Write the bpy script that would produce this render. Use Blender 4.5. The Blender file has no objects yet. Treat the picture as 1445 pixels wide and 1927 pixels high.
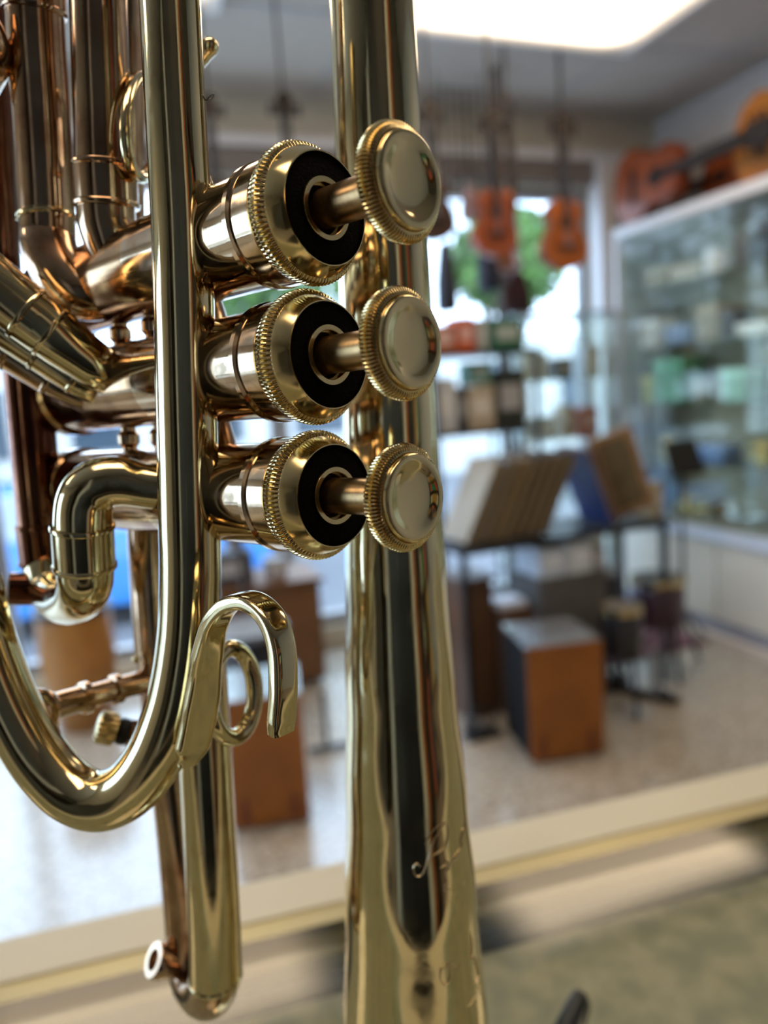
import bpy, math, random
from math import sin, cos, pi, radians, sqrt
from mathutils import Vector, Matrix
random.seed(7)
SC = bpy.context.scene
COL = SC.collection

# ------------------------------------------------------------------ camera
FPX = 1400.0
W_, H_ = 1445.0, 1927.0
A_, TH, RL = radians(19.5), radians(9.0), 0.07
CAMP = Vector((0, 0, 1.4))
Fw = Vector((sin(A_)*cos(TH), cos(A_)*cos(TH), -sin(TH)))
R0 = Vector((cos(A_), -sin(A_), 0)); U0 = R0.cross(Fw)
Rt = R0*cos(RL) - U0*sin(RL)
Up = R0*sin(RL) + U0*cos(RL)
cam_d = bpy.data.cameras.new('camera')
cam = bpy.data.objects.new('camera', cam_d); COL.objects.link(cam)
m = Matrix((Rt, Up, -Fw)).transposed().to_4x4(); m.translation = CAMP
cam.matrix_world = m
cam_d.sensor_fit = 'VERTICAL'; cam_d.sensor_height = 7.3
cam_d.lens = FPX/H_*7.3
cam_d.clip_start = 0.01; cam_d.clip_end = 200
cam_d.dof.use_dof = True; cam_d.dof.focus_distance = 0.128
cam_d.dof.aperture_fstop = cam_d.lens/2.6
SC.camera = cam
# ------------------------------------------------------------------ world, light, exposure
wd = bpy.data.worlds.new('world'); SC.world = wd; wd.use_nodes = True
bg = wd.node_tree.nodes['Background']
bg.inputs[0].default_value = (0.58, 0.76, 1.0, 1); bg.inputs[1].default_value = 5.0
SC.view_settings.view_transform = 'Standard'
try: SC.view_settings.look = 'None'
except Exception: pass
SC.view_settings.gamma = 1; SC.view_settings.use_curve_mapping = False
SC.view_settings.exposure = 0.30
PANEL_E = 5.5
def area(name, loc, rot, sx, sy, power, color):
    d = bpy.data.lights.new(name, 'AREA'); d.shape = 'RECTANGLE'; d.size = sx; d.size_y = sy
    d.energy = power; d.color = color
    o = bpy.data.objects.new(name, d); o.location = loc; o.rotation_euler = rot; COL.objects.link(o)
    return o
# daylight arriving through the shop front
area('window_daylight', (-0.2, 4.35, 1.35), (radians(-90), 0, 0), 5.6, 2.2, 42, (0.60, 0.78, 1.0))
try:
    SC.cycles.use_denoising = True; SC.cycles.max_bounces = 10; SC.cycles.glossy_bounces = 6
    SC.cycles.transparent_max_bounces = 16; SC.cycles.sample_clamp_indirect = 8
    SC.cycles.caustics_reflective = False; SC.cycles.caustics_refractive = False
except Exception: pass

def P(px, py, d):
    return CAMP + (Rt*((px-W_/2)/FPX) + Up*((H_/2-py)/FPX) + Fw)*d
def ray(px, py):
    return Rt*((px-W_/2)/FPX) + Up*((H_/2-py)/FPX) + Fw
def on(px, py, ax, v):
    q = ray(px, py); return CAMP + q*((v-CAMP[ax])/q[ax])

# ------------------------------------------------------------------ materials
MATS = {}
def mat(name, color, rough=0.6, metal=0.0, var=0.0, scale=12.0, col2=None, bump=0.0, emit=None, estr=0, coat=0.0, trans=0.0, ior=1.45, spec=0.5):
    if name in MATS: return MATS[name]
    M = bpy.data.materials.new(name); M.use_nodes = True; nt = M.node_tree; b = nt.nodes['Principled BSDF']
    b.inputs['Base Color'].default_value = (*color, 1); b.inputs['Roughness'].default_value = rough
    b.inputs['Metallic'].default_value = metal; b.inputs['Coat Weight'].default_value = coat
    b.inputs['Transmission Weight'].default_value = trans; b.inputs['IOR'].default_value = ior
    b.inputs['Specular IOR Level'].default_value = spec
    if emit: b.inputs['Emission Color'].default_value = (*emit, 1); b.inputs['Emission Strength'].default_value = estr
    if var > 0 or col2 or bump:
        tc = nt.nodes.new('ShaderNodeTexCoord'); nz = nt.nodes.new('ShaderNodeTexNoise')
        nz.inputs['Scale'].default_value = scale; nz.inputs['Detail'].default_value = 5
        nt.links.new(tc.outputs['Object'], nz.inputs['Vector'])
        if var > 0 or col2:
            rp = nt.nodes.new('ShaderNodeValToRGB')
            c2 = col2 or tuple(max(0, c*(1-var)) for c in color)
            rp.color_ramp.elements[0].position = 0.38; rp.color_ramp.elements[1].position = 0.62
            rp.color_ramp.elements[0].color = (*color, 1); rp.color_ramp.elements[1].color = (*c2, 1)
            nt.links.new(nz.outputs['Fac'], rp.inputs['Fac']); nt.links.new(rp.outputs['Color'], b.inputs['Base Color'])
        if bump:
            bp = nt.nodes.new('ShaderNodeBump'); bp.inputs['Strength'].default_value = bump; bp.inputs['Distance'].default_value = 0.002
            nt.links.new(nz.outputs['Fac'], bp.inputs['Height']); nt.links.new(bp.outputs['Normal'], b.inputs['Normal'])
    MATS[name] = M; return M
def brass(name, color, tarn, t0=0.55, t1=0.75, rough=0.06, scale=60.0, bump=0.015):
    """lacquered brass: mirror metal with fine streaks, fingerprints and tarnish patches"""
    M = bpy.data.materials.new(name); M.use_nodes = True; nt = M.node_tree; b = nt.nodes['Principled BSDF']; N = nt.nodes.new; L = nt.links.new
    b.inputs['Metallic'].default_value = 1.0
    tc = N('ShaderNodeTexCoord')
    n1 = N('ShaderNodeTexNoise'); n1.inputs['Scale'].default_value = scale; n1.inputs['Detail'].default_value = 6; n1.inputs['Roughness'].default_value = 0.65
    L(tc.outputs['Object'], n1.inputs['Vector'])
    rp = N('ShaderNodeValToRGB'); rp.color_ramp.elements[0].position = t0; rp.color_ramp.elements[1].position = t1
    rp.color_ramp.elements[0].color = (*color, 1); rp.color_ramp.elements[1].color = (*tarn, 1)
    L(n1.outputs['Fac'], rp.inputs['Fac']); L(rp.outputs['Color'], b.inputs['Base Color'])
    n2 = N('ShaderNodeTexNoise'); n2.inputs['Scale'].default_value = 180; n2.inputs['Detail'].default_value = 8
    L(tc.outputs['Object'], n2.inputs['Vector'])
    mr = N('ShaderNodeMapRange'); mr.inputs['From Min'].default_value = 0.4; mr.inputs['From Max'].default_value = 0.8
    mr.inputs['To Min'].default_value = rough; mr.inputs['To Max'].default_value = rough+0.16
    L(n2.outputs['Fac'], mr.inputs['Value']); L(mr.outputs['Result'], b.inputs['Roughness'])
    bp = N('ShaderNodeBump'); bp.inputs['Strength'].default_value = bump; bp.inputs['Distance'].default_value = 0.001
    L(n2.outputs['Fac'], bp.inputs['Height']); L(bp.outputs['Normal'], b.inputs['Normal'])
    return M
BR = brass('lacquered brass', (0.66, 0.56, 0.33), (0.48, 0.33, 0.17), 0.58, 0.8, 0.045)
BB = brass('bell brass', (0.67, 0.585, 0.36), (0.54, 0.43, 0.24), 0.6, 0.85, 0.035)
BC = brass('machined brass', (0.66, 0.52, 0.26), (0.34, 0.19, 0.07), 0.55, 0.8, 0.12, 110)
BS = brass('dull stem brass', (0.42, 0.28, 0.13), (0.20, 0.11, 0.05), 0.45, 0.7, 0.28, 120)
BK = brass('button brass', (0.62, 0.51, 0.28), (0.48, 0.36, 0.17), 0.6, 0.8, 0.06, 90)
RB = brass('rose brass', (0.54, 0.38, 0.24), (0.26, 0.12, 0.065), 0.46, 0.68, 0.07, 45)
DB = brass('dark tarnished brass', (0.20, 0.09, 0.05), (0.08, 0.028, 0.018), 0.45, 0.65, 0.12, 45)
CS = brass('casing brass', (0.58, 0.44, 0.29), (0.34, 0.20, 0.11), 0.5, 0.72, 0.06, 70)
CR = brass('lower casing brass', (0.46, 0.29, 0.15), (0.22, 0.10, 0.05), 0.45, 0.68, 0.10, 55)
EN = brass('engraved brass', (0.85, 0.72, 0.48), (0.5, 0.36, 0.18), 0.6, 0.8, 0.35)
FELT = mat('black felt', (0.010, 0.009, 0.008), 1.0, var=0.5, scale=2500, bump=0.3, spec=0.1)
HOLE = mat('dark bore', (0.01, 0.008, 0.006), 0.8)

# ------------------------------------------------------------------ mesh tools
class MB:
    def __init__(s): s.v = []; s.f = []
    def add(s, vs, fs):
        n = len(s.v); s.v += [Vector(v) for v in vs]; s.f += [tuple(i+n for i in f) for f in fs]; return s
    def box(s, lo, hi, M=None):
        x0, y0, z0 = lo; x1, y1, z1 = hi
        vs = [Vector(p) for p in ((x0,y0,z0),(x1,y0,z0),(x1,y1,z0),(x0,y1,z0),(x0,y0,z1),(x1,y0,z1),(x1,y1,z1),(x0,y1,z1))]
        if M: vs = [M @ v for v in vs]
        return s.add(vs, [(0,3,2,1),(4,5,6,7),(0,1,5,4),(1,2,6,5),(2,3,7,6),(3,0,4,7)])
    def lathe(s, o, ax, prof, seg=48, ridges=0, close=True):
        ax = Vector(ax).normalized(); o = Vector(o)
        u = ax.orthogonal().normalized(); w = ax.cross(u)
        nseg = ridges*4 if ridges else seg
        vs = []
        for p in prof:
            t, r = p[0], p[1]; amp = p[2] if len(p) > 2 else 0
            for i in range(nseg):
                a = 2*pi*i/nseg
                rr = r + (amp*(0.0, .8, 1.0, .8)[i % 4] if amp else 0)
                vs.append(o + ax*t + (u*cos(a)+w*sin(a))*rr)
        fs = []
        for j in range(len(prof)-1):
            for i in range(nseg):
                k = (i+1) % nseg
                fs.append((j*nseg+i, j*nseg+k, (j+1)*nseg+k, (j+1)*nseg+i))
        if close:
            fs.append(tuple(range(nseg))[::-1]); fs.append(tuple((len(prof)-1)*nseg+i for i in range(nseg)))
        return s.add(vs, fs)
    def sweep(s, pts, rad, seg=40, sub=8, closed=False, B=None, cap=True):
        """pts world points; rad: radius list, or (a, b) half sizes with a along B"""
        pts = [Vector(p) for p in pts]; n = len(pts)
        rad = [r if isinstance(r, tuple) else (r, r) for r in (rad if isinstance(rad, list) else [rad]*n)]
        Q = []; Rr = []
        rng = n if closed else n-1
        for i in range(rng):
            g = (lambda k: pts[k % n]) if closed else (lambda k: pts[min(max(k, 0), n-1)] if 0 <= k < n else (pts[0]*2-pts[1] if k < 0 else pts[-1]*2-pts[-2]))
            p0, p1, p2, p3 = g(i-1), g(i), g(i+1), g(i+2)
            ra, rb = rad[i], rad[(i+1) % n]
            for k in range(sub):
                t = k/sub
                Q.append(0.5*((2*p1)+(p2-p0)*t+(2*p0-5*p1+4*p2-p3)*t*t+(3*p1-p0-3*p2+p3)*t**3))
                q = t*t*(3-2*t)
                Rr.append((ra[0]+(rb[0]-ra[0])*q, ra[1]+(rb[1]-ra[1])*q))
        if not closed: Q.append(pts[-1]); Rr.append(rad[-1])
        N = len(Q); T = []
        for i in range(N):
            a = Q[(i-1) % N] if closed else Q[max(i-1, 0)]; b = Q[(i+1) % N] if closed else Q[min(i+1, N-1)]
            T.append((b-a).normalized())
        u = (Vector(B) - T[0]*Vector(B).dot(T[0])).normalized() if B is not None else T[0].orthogonal().normalized()
        vs = []
        for i in range(N):
            if B is not None: u = Vector(B)
            u = (u - T[i]*u.dot(T[i])).normalized(); w = T[i].cross(u)
            for j in range(seg):
                a = 2*pi*j/seg; c, d = cos(a), sin(a)
                if B is not None:   # flattened, rounded bar
                    e = 0.45; c = math.copysign(abs(c)**e, c); d = math.copysign(abs(d)**e, d)
                vs.append(Q[i] + u*c*Rr[i][0] + w*d*Rr[i][1])
        fs = []
        for i in range(N if closed else N-1):
            i2 = (i+1) % N
            for j in range(seg):
                k = (j+1) % seg
                fs.append((i*seg+j, i*seg+k, i2*seg+k, i2*seg+j))
        if not closed and cap:
            fs.append(tuple(range(seg))[::-1]); fs.append(tuple((N-1)*seg+j for j in range(seg)))
        return s.add(vs, fs)
    def ball(s, c, r, sx=1, sy=1, sz=1, seg=16):
        c = Vector(c); vs = []; fs = []; n = seg//2
        for i in range(1, n):
            a = pi*i/n
            for j in range(seg):
                b = 2*pi*j/seg; vs.append(c+Vector((r*sx*sin(a)*cos(b), r*sy*sin(a)*sin(b), r*sz*cos(a))))
        t = len(vs); vs += [c+Vector((0,0,r*sz)), c-Vector((0,0,r*sz))]
        for i in range(n-2):
            for j in range(seg):
                k = (j+1) % seg; fs.append((i*seg+j, (i+1)*seg+j, (i+1)*seg+k, i*seg+k))
        for j in range(seg):
            k = (j+1) % seg; fs.append((t, j, k)); fs.append((t+1, (n-2)*seg+k, (n-2)*seg+j))
        return s.add(vs, fs)
    def prism(s, outline, y0, y1, M=None):
        """outline in XZ, extruded along Y"""
        n = len(outline)
        vs = [Vector((x, y0, z)) for x, z in outline] + [Vector((x, y1, z)) for x, z in outline]
        if M: vs = [M @ v for v in vs]
        fs = [tuple(range(n)), tuple(range(2*n-1, n-1, -1))]
        for i in range(n):
            k = (i+1) % n; fs.append((i, n+i, n+k, k))
        return s.add(vs, fs)
def world_off(p):
    v = Vector((0, 0, 0))
    while p is not None: v = v + p.location; p = p.parent
    return v
def obj(name, mb, m, parent=None, smooth=True, ang=38, local=False, bevel=0.0):
    me = bpy.data.meshes.new(name); off = Vector((0,0,0)) if local else world_off(parent)
    me.from_pydata([v-off for v in mb.v], [], mb.f); me.materials.append(m); me.update()
    if smooth:
        me.polygons.foreach_set('use_smooth', [True]*len(me.polygons))
        me.set_sharp_from_angle(angle=radians(ang))
    o = bpy.data.objects.new(name, me); COL.objects.link(o)
    if parent: o.parent = parent
    if bevel:
        bv = o.modifiers.new('bevel', 'BEVEL'); bv.width = bevel; bv.segments = 2; bv.limit_method = 'ANGLE'
    return o
def tag(o, label=None, cat=None, group=None, kind=None):
    if label: o['label'] = label
    if cat: o['category'] = cat
    if group: o['group'] = group
    if kind: o['kind'] = kind
    return o
def thing(name, label, cat, loc=(0,0,0), group=None):
    o = bpy.data.objects.new(name, None); COL.objects.link(o); o.location = loc; o.empty_display_size = 0.05
    return tag(o, label, cat, group)
def struct(name, mb, m, parent=None, smooth=False):
    o = obj(name, mb, m, parent, smooth=smooth)
    if parent is None: o['kind'] = 'structure'
    return o
def copy_tree(o, parent=None):
    c = o.copy(); COL.objects.link(c)
    if parent: c.parent = parent
    for ch in list(o.children): copy_tree(ch, c)
    return c

# ================================================================== SETTING
RX, LX, BY, FY, CZ = 3.32, -3.6, 3.95, -2.2, 2.92
def terrazzo():
    M = bpy.data.materials.new('polished terrazzo'); M.use_nodes = True; nt = M.node_tree; b = nt.nodes['Principled BSDF']; N = nt.nodes.new; L = nt.links.new
    tc = N('ShaderNodeTexCoord'); v = N('ShaderNodeTexVoronoi'); v.inputs['Scale'].default_value = 90
    L(tc.outputs['Object'], v.inputs['Vector'])
    sp = N('ShaderNodeSeparateColor'); L(v.outputs['Color'], sp.inputs['Color'])
    rp = N('ShaderNodeValToRGB'); e = rp.color_ramp.elements
    e[0].position = 0.0; e[0].color = (0.16, 0.13, 0.10, 1); e[1].position = 1.0; e[1].color = (0.50, 0.45, 0.37, 1)
    for p, c in ((0.15, (0.30, 0.25, 0.19)), (0.4, (0.40, 0.35, 0.28)), (0.8, (0.44, 0.39, 0.31))):
        x = e.new(p); x.color = (*c, 1)
    L(sp.outputs[0], rp.inputs['Fac']); L(rp.outputs['Color'], b.inputs['Base Color'])
    b.inputs['Roughness'].default_value = 0.25; b.inputs['Coat Weight'].default_value = 0.7; b.inputs['Coat Roughness'].default_value = 0.15
    return M
WALL = mat('painted wall', (0.62, 0.57, 0.46), 0.8, var=0.05, scale=3)
WALLR = mat('white painted wall', (0.62, 0.61, 0.60), 0.8, var=0.04, scale=3)
CEIL = mat('ceiling tile', (0.56, 0.50, 0.44), 0.9, var=0.06, scale=30, bump=0.2)
TRIMW = mat('white trim paint', (0.68, 0.69, 0.72), 0.5, var=0.03)
DARKT = mat('dark beam', (0.20, 0.18, 0.17), 0.7, var=0.1)
ALU = mat('window aluminium', (0.30, 0.29, 0.29), 0.4, 0.6, var=0.1)
def glass(name, tint=(0.85, 0.95, 0.92), fac=0.12):
    M = bpy.data.materials.new(name); M.use_nodes = True; nt = M.node_tree; N = nt.nodes.new; L = nt.links.new
    nt.nodes.remove(nt.nodes['Principled BSDF']); out = nt.nodes['Material Output']
    tr = N('ShaderNodeBsdfTransparent'); tr.inputs[0].default_value = (*tint, 1)
    gl = N('ShaderNodeBsdfGlossy'); gl.inputs['Roughness'].default_value = 0.03
    ge = N('ShaderNodeNewGeometry'); dt = N('ShaderNodeVectorMath'); dt.operation = 'DOT_PRODUCT'
    L(ge.outputs['Incoming'], dt.inputs[0]); L(ge.outputs['Normal'], dt.inputs[1])
    ab = N('ShaderNodeMath'); ab.operation = 'ABSOLUTE'; L(dt.outputs['Value'], ab.inputs[0])
    iv = N('ShaderNodeMath'); iv.operation = 'SUBTRACT'; iv.inputs[0].default_value = 1.0; L(ab.outputs[0], iv.inputs[1])
    pw = N('ShaderNodeMath'); pw.operation = 'POWER'; pw.inputs[1].default_value = 5.0; L(iv.outputs[0], pw.inputs[0])
    ml = N('ShaderNodeMath'); ml.operation = 'MULTIPLY'; ml.inputs[1].default_value = 0.9; L(pw.outputs[0], ml.inputs[0])
    mx = N('ShaderNodeMixShader'); ad = N('ShaderNodeMath'); ad.operation = 'ADD'; ad.inputs[1].default_value = 0.04+fac*0.3; ad.use_clamp = True
    L(ml.outputs[0], ad.inputs[0]); L(ad.outputs[0], mx.inputs[0]); L(tr.outputs[0], mx.inputs[1]); L(gl.outputs[0], mx.inputs[2]); L(mx.outputs[0], out.inputs['Surface'])
    return M
GLW = glass('window glass', (0.97, 0.99, 1.0), 0.0)
GLC = glass('case glass', (0.95, 0.975, 0.95), 0.01)
struct('floor', MB().box((LX, FY, -0.1), (RX, BY, 0)), terrazzo())
# ceiling with faint tile joints
cm = MB().box((LX, FY, CZ), (RX, BY, CZ+0.1))
ce = struct('ceiling', cm, CEIL)
gm = MB()
for x in [1.15-1.31*3+1.31*i for i in range(7)]:
    if LX < x < RX: gm.box((x-0.012, FY, CZ-0.004), (x+0.012, BY, CZ))
for y in [2.4-0.7*6+0.7*i for i in range(9)]:
    if FY < y < BY: gm.box((LX, y-0.012, CZ-0.004), (RX, y+0.012, CZ))
struct('trim_1', gm, mat('ceiling grid', (0.46, 0.45, 0.44), 0.6, var=0.05))
# back wall: header, sill, right pier, left pier
WX0, WX1, WZ0, WZ1 = -3.2, 2.85, 0.12, 2.52
w = MB().box((LX, BY, WZ1), (RX, BY+0.2, CZ)).box((LX, BY, 0), (RX, BY+0.2, WZ0)).box((WX1, BY, WZ0), (RX, BY+0.2, WZ1)).box((LX, BY, WZ0), (WX0, BY+0.2, WZ1))
struct('wall_back', w, WALL)
struct('trim_2', MB().box((LX, BY-0.06, 2.66), (RX, BY, 2.72)), TRIMW)
struct('trim_3', MB().box((LX, BY-0.05, 2.54), (RX-0.3, BY, 2.655)), DARKT)
struct('trim_4', MB().box((2.84, BY-0.10, 0.0), (3.0, BY, 2.66)), TRIMW)
struct('wall_right', MB().box((RX, FY, 0), (RX+0.15, BY+0.2, CZ)), WALLR)
# left wall has a shop window too
w = MB().box((LX-0.15, FY, 0), (LX, 0.6, CZ)).box((LX-0.15, 0.6, 2.4), (LX, BY+0.2, CZ)).box((LX-0.15, 0.6, 0), (LX, BY+0.2, 0.5)).box((LX-0.15, 3.6, 0.5), (LX, BY+0.2, 2.4))
struct('wall_left', w, WALL)
struct('wall_front', MB().box((LX, FY-0.15, 0), (RX, FY, CZ)), mat('tan wall', (0.13, 0.11, 0.08), 0.8, var=0.1, scale=2))
struct('baseboard_back', MB().box((WX1, BY-0.115, 0), (RX, BY-0.1, 0.1)), DARKT)
nwin = 0
xs = [WX0, -1.9, -0.6, 0.55, 1.70, WX1]
for i in range(5):
    nwin += 1
    f = MB(); x0, x1 = xs[i], xs[i+1]
    for a, b_ in (((x0, BY+0.05, WZ0), (x0+0.045, BY+0.13, WZ1)), ((x1-0.045, BY+0.05, WZ0), (x1, BY+0.13, WZ1)), ((x0+.045, BY+0.05, WZ0), (x1-.045, BY+0.13, WZ0+0.06)), ((x0+.045, BY+0.05, WZ1-0.05), (x1-.045, BY+0.13, WZ1))):
        f.box(a, b_)
    fo = struct('window_%d' % nwin, f, ALU)
    obj('window_pane', MB().box((x0+.045, BY+0.085, WZ0+.06), (x1-.045, BY+0.093, WZ1-.05)), GLW, fo, smooth=False)
f = MB().box((LX-0.12, 0.6, 0.5), (LX-0.04, 0.66, 2.4)).box((LX-0.12, 3.54, 0.5), (LX-0.04, 3.6, 2.4)).box((LX-0.12, 0.66, 0.5), (LX-0.04, 3.54, 0.56)).box((LX-0.12, 0.66, 2.34), (LX-0.04, 3.54, 2.4)).box((LX-0.12, 2.07, 0.56), (LX-0.04, 2.13, 2.34))
fo = struct('window_6', f, ALU)
obj('window_pane', MB().box((LX-0.085, 0.66, 0.56), (LX-0.077, 3.54, 2.34)), GLW, fo, smooth=False)
# outside ground
struct('pavement', MB().box((-14, BY+0.25, -0.75), (16, 6.4, -0.62)), mat('pavement', (0.42, 0.42, 0.40), 0.9, var=0.2, scale=5))
struct('road', MB().box((-14, 6.4, -0.8), (16, 40, -0.70)), mat('asphalt', (0.16, 0.16, 0.17), 0.9, var=0.2, scale=8))

# ceiling lights
DIF = mat('light diffuser', (0.9, 0.85, 0.78), 0.5, emit=(1.0, 0.76, 0.52), estr=PANEL_E)
_nt = DIF.node_tree; _tc = _nt.nodes.new('ShaderNodeTexCoord'); _sp = _nt.nodes.new('ShaderNodeSeparateXYZ'); _nt.links.new(_tc.outputs['Generated'], _sp.inputs[0])
def _edge(sock):
    a = _nt.nodes.new('ShaderNodeMath'); a.operation = 'SUBTRACT'; a.inputs[1].default_value = 0.5; _nt.links.new(sock, a.inputs[0])
    b = _nt.nodes.new('ShaderNodeMath'); b.operation = 'ABSOLUTE'; _nt.links.new(a.outputs[0], b.inputs[0])
    c = _nt.nodes.new('ShaderNodeMapRange'); c.interpolation_type = 'SMOOTHSTEP'
    c.inputs['From Min'].default_value = 0.5; c.inputs['From Max'].default_value = 0.34; c.inputs['To Min'].default_value = 0.07; c.inputs['To Max'].default_value = 1.0
    _nt.links.new(b.outputs[0], c.inputs['Value']); return c.outputs[0]
# the tubes sit in the middle of the fitting, so the diffuser glows less at its rim
_m = _nt.nodes.new('ShaderNodeMath'); _m.operation = 'MULTIPLY'; _nt.links.new(_edge(_sp.outputs[0]), _m.inputs[0]); _nt.links.new(_edge(_sp.outputs[1]), _m.inputs[1])
_k = _nt.nodes.new('ShaderNodeMath'); _k.operation = 'MULTIPLY'; _k.inputs[1].default_value = PANEL_E; _nt.links.new(_m.outputs[0], _k.inputs[0])
_nt.links.new(_k.outputs[0], _nt.nodes['Principled BSDF'].inputs['Emission Strength'])
FRM = mat('light frame', (0.85, 0.84, 0.82), 0.4, var=0.02)
spots = [((1.15, 2.46, 2.10, 3.12), 'square bright ceiling light panel at the top, above the hanging instruments'),
         ((-0.75, 0.55, 2.20, 3.12), 'ceiling light panel hidden behind the brass tubes'),
         ((1.15, 2.46, 0.3, 1.0), 'ceiling light panel above the counter by the glass case'),
         ((-0.75, 0.60, -0.4, 0.3), 'ceiling light panel above the counter'),
         ((-2.9, -1.6, 0.9, 1.6), 'ceiling light panel near the side window')]
for (x0, x1, y0, y1), lb in spots:
    t = thing('ceiling_light', lb, 'light', ((x0+x1)/2, (y0+y1)/2, CZ-0.03), 'ceiling light panels')
    f = MB(); z0, z1, e = CZ-0.03, CZ, 0.025
    f.box((x0-e, y0-e, z0), (x1+e, y0, z1)).box((x0-e, y1, z0), (x1+e, y1+e, z1)).box((x0-e, y0, z0), (x0, y1, z1)).box((x1, y0, z0), (x1+e, y1, z1))
    obj('light_frame', f, FRM, t, smooth=False)
    # gently bowed prismatic diffuser
    vs = []; fs = []; n = 10
    for i in range(n+1):
        for j in range(n+1):
            a, b_ = i/n, j/n
            vs.append((x0+(x1-x0)*a, y0+(y1-y0)*b_, CZ-0.02-0.03*min(1, 5*min(a, 1-a))*min(1, 5*min(b_, 1-b_))))
    for i in range(n):
        for j in range(n):
            fs.append((i*(n+1)+j, (i+1)*(n+1)+j, (i+1)*(n+1)+j+1, i*(n+1)+j+1)[::-1])
    obj('diffuser', MB().add(vs, fs), DIF, t)

# ================================================================== TRUMPET
K = 0.18
def dd(d670, py): return d670/(1-K*(py-670)/1400.0)
def PP(px, py, d670): return P(px, py, dd(d670, py))
def rp_(wpx, d670, py): return wpx/2.0*dd(d670, py)/FPX
nC = Vector((0.742, -0.035, -0.669)).normalized()          # valve axis, camera axes (right, up, forward)
nW = (Rt*nC.x + Up*nC.y + Fw*nC.z).normalized()
base = P(790, 2860, 0.19); 
# bell sections: (py, left px, right px)
BD = 0.165
secs = [(-260, 606, 765), (-100, 614, 772), (0, 620, 779), (300, 630, 795), (600, 640, 812), (900, 647, 827), (1100, 649, 842), (1300, 650, 858), (1500, 650, 878), (1700, 649, 897), (1927, 647, 918)]
bpts = [PP((l+r)/2, y, BD) for y, l, r in secs]; brad = [rp_(r-l, BD, y) for y, l, r in secs]
ax0, ax1 = bpts[0], bpts[-1]; bax = (ax1-ax0).normalized()
COUNTER_Z = 1.13
p0 = bpts[-1]; Lr = (p0.z-(COUNTER_Z+0.004))/(-bax.z)
TROOT = p0 + bax*Lr
trumpet = thing('trumpet', 'polished gold brass trumpet standing bell down on the glass counter, filling the view', 'trumpet', tuple(TROOT))
def tp(name, mb, m, parent=None, **k): return obj(name, mb, m, parent or trumpet, **k)
prof = []
fl = [(0.18, .0195), (0.36, .0225), (0.55, .0275), (0.70, .0335), (0.82, .041), (0.91, .049), (0.97, .057), (1.0, .0615)]
ptsB = bpts + [p0 + bax*Lr*t for t, r in fl]; radB = brad + [r for t, r in fl]
b_ = MB().sweep(ptsB, radB, seg=96, sub=8, cap=False)
tp('bell', b_, BB)
rim = TROOT
bell_rim = MB(); ring = []
u = bax.orthogonal().normalized(); w_ = bax.cross(u)
bell_rim.sweep([rim+(u*cos(a)+w_*sin(a))*0.0615 for a in [2*pi*i/24 for i in range(24)]], 0.0012, seg=12, sub=4, closed=True)
tp('bell_rim', bell_rim, BB)

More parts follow.
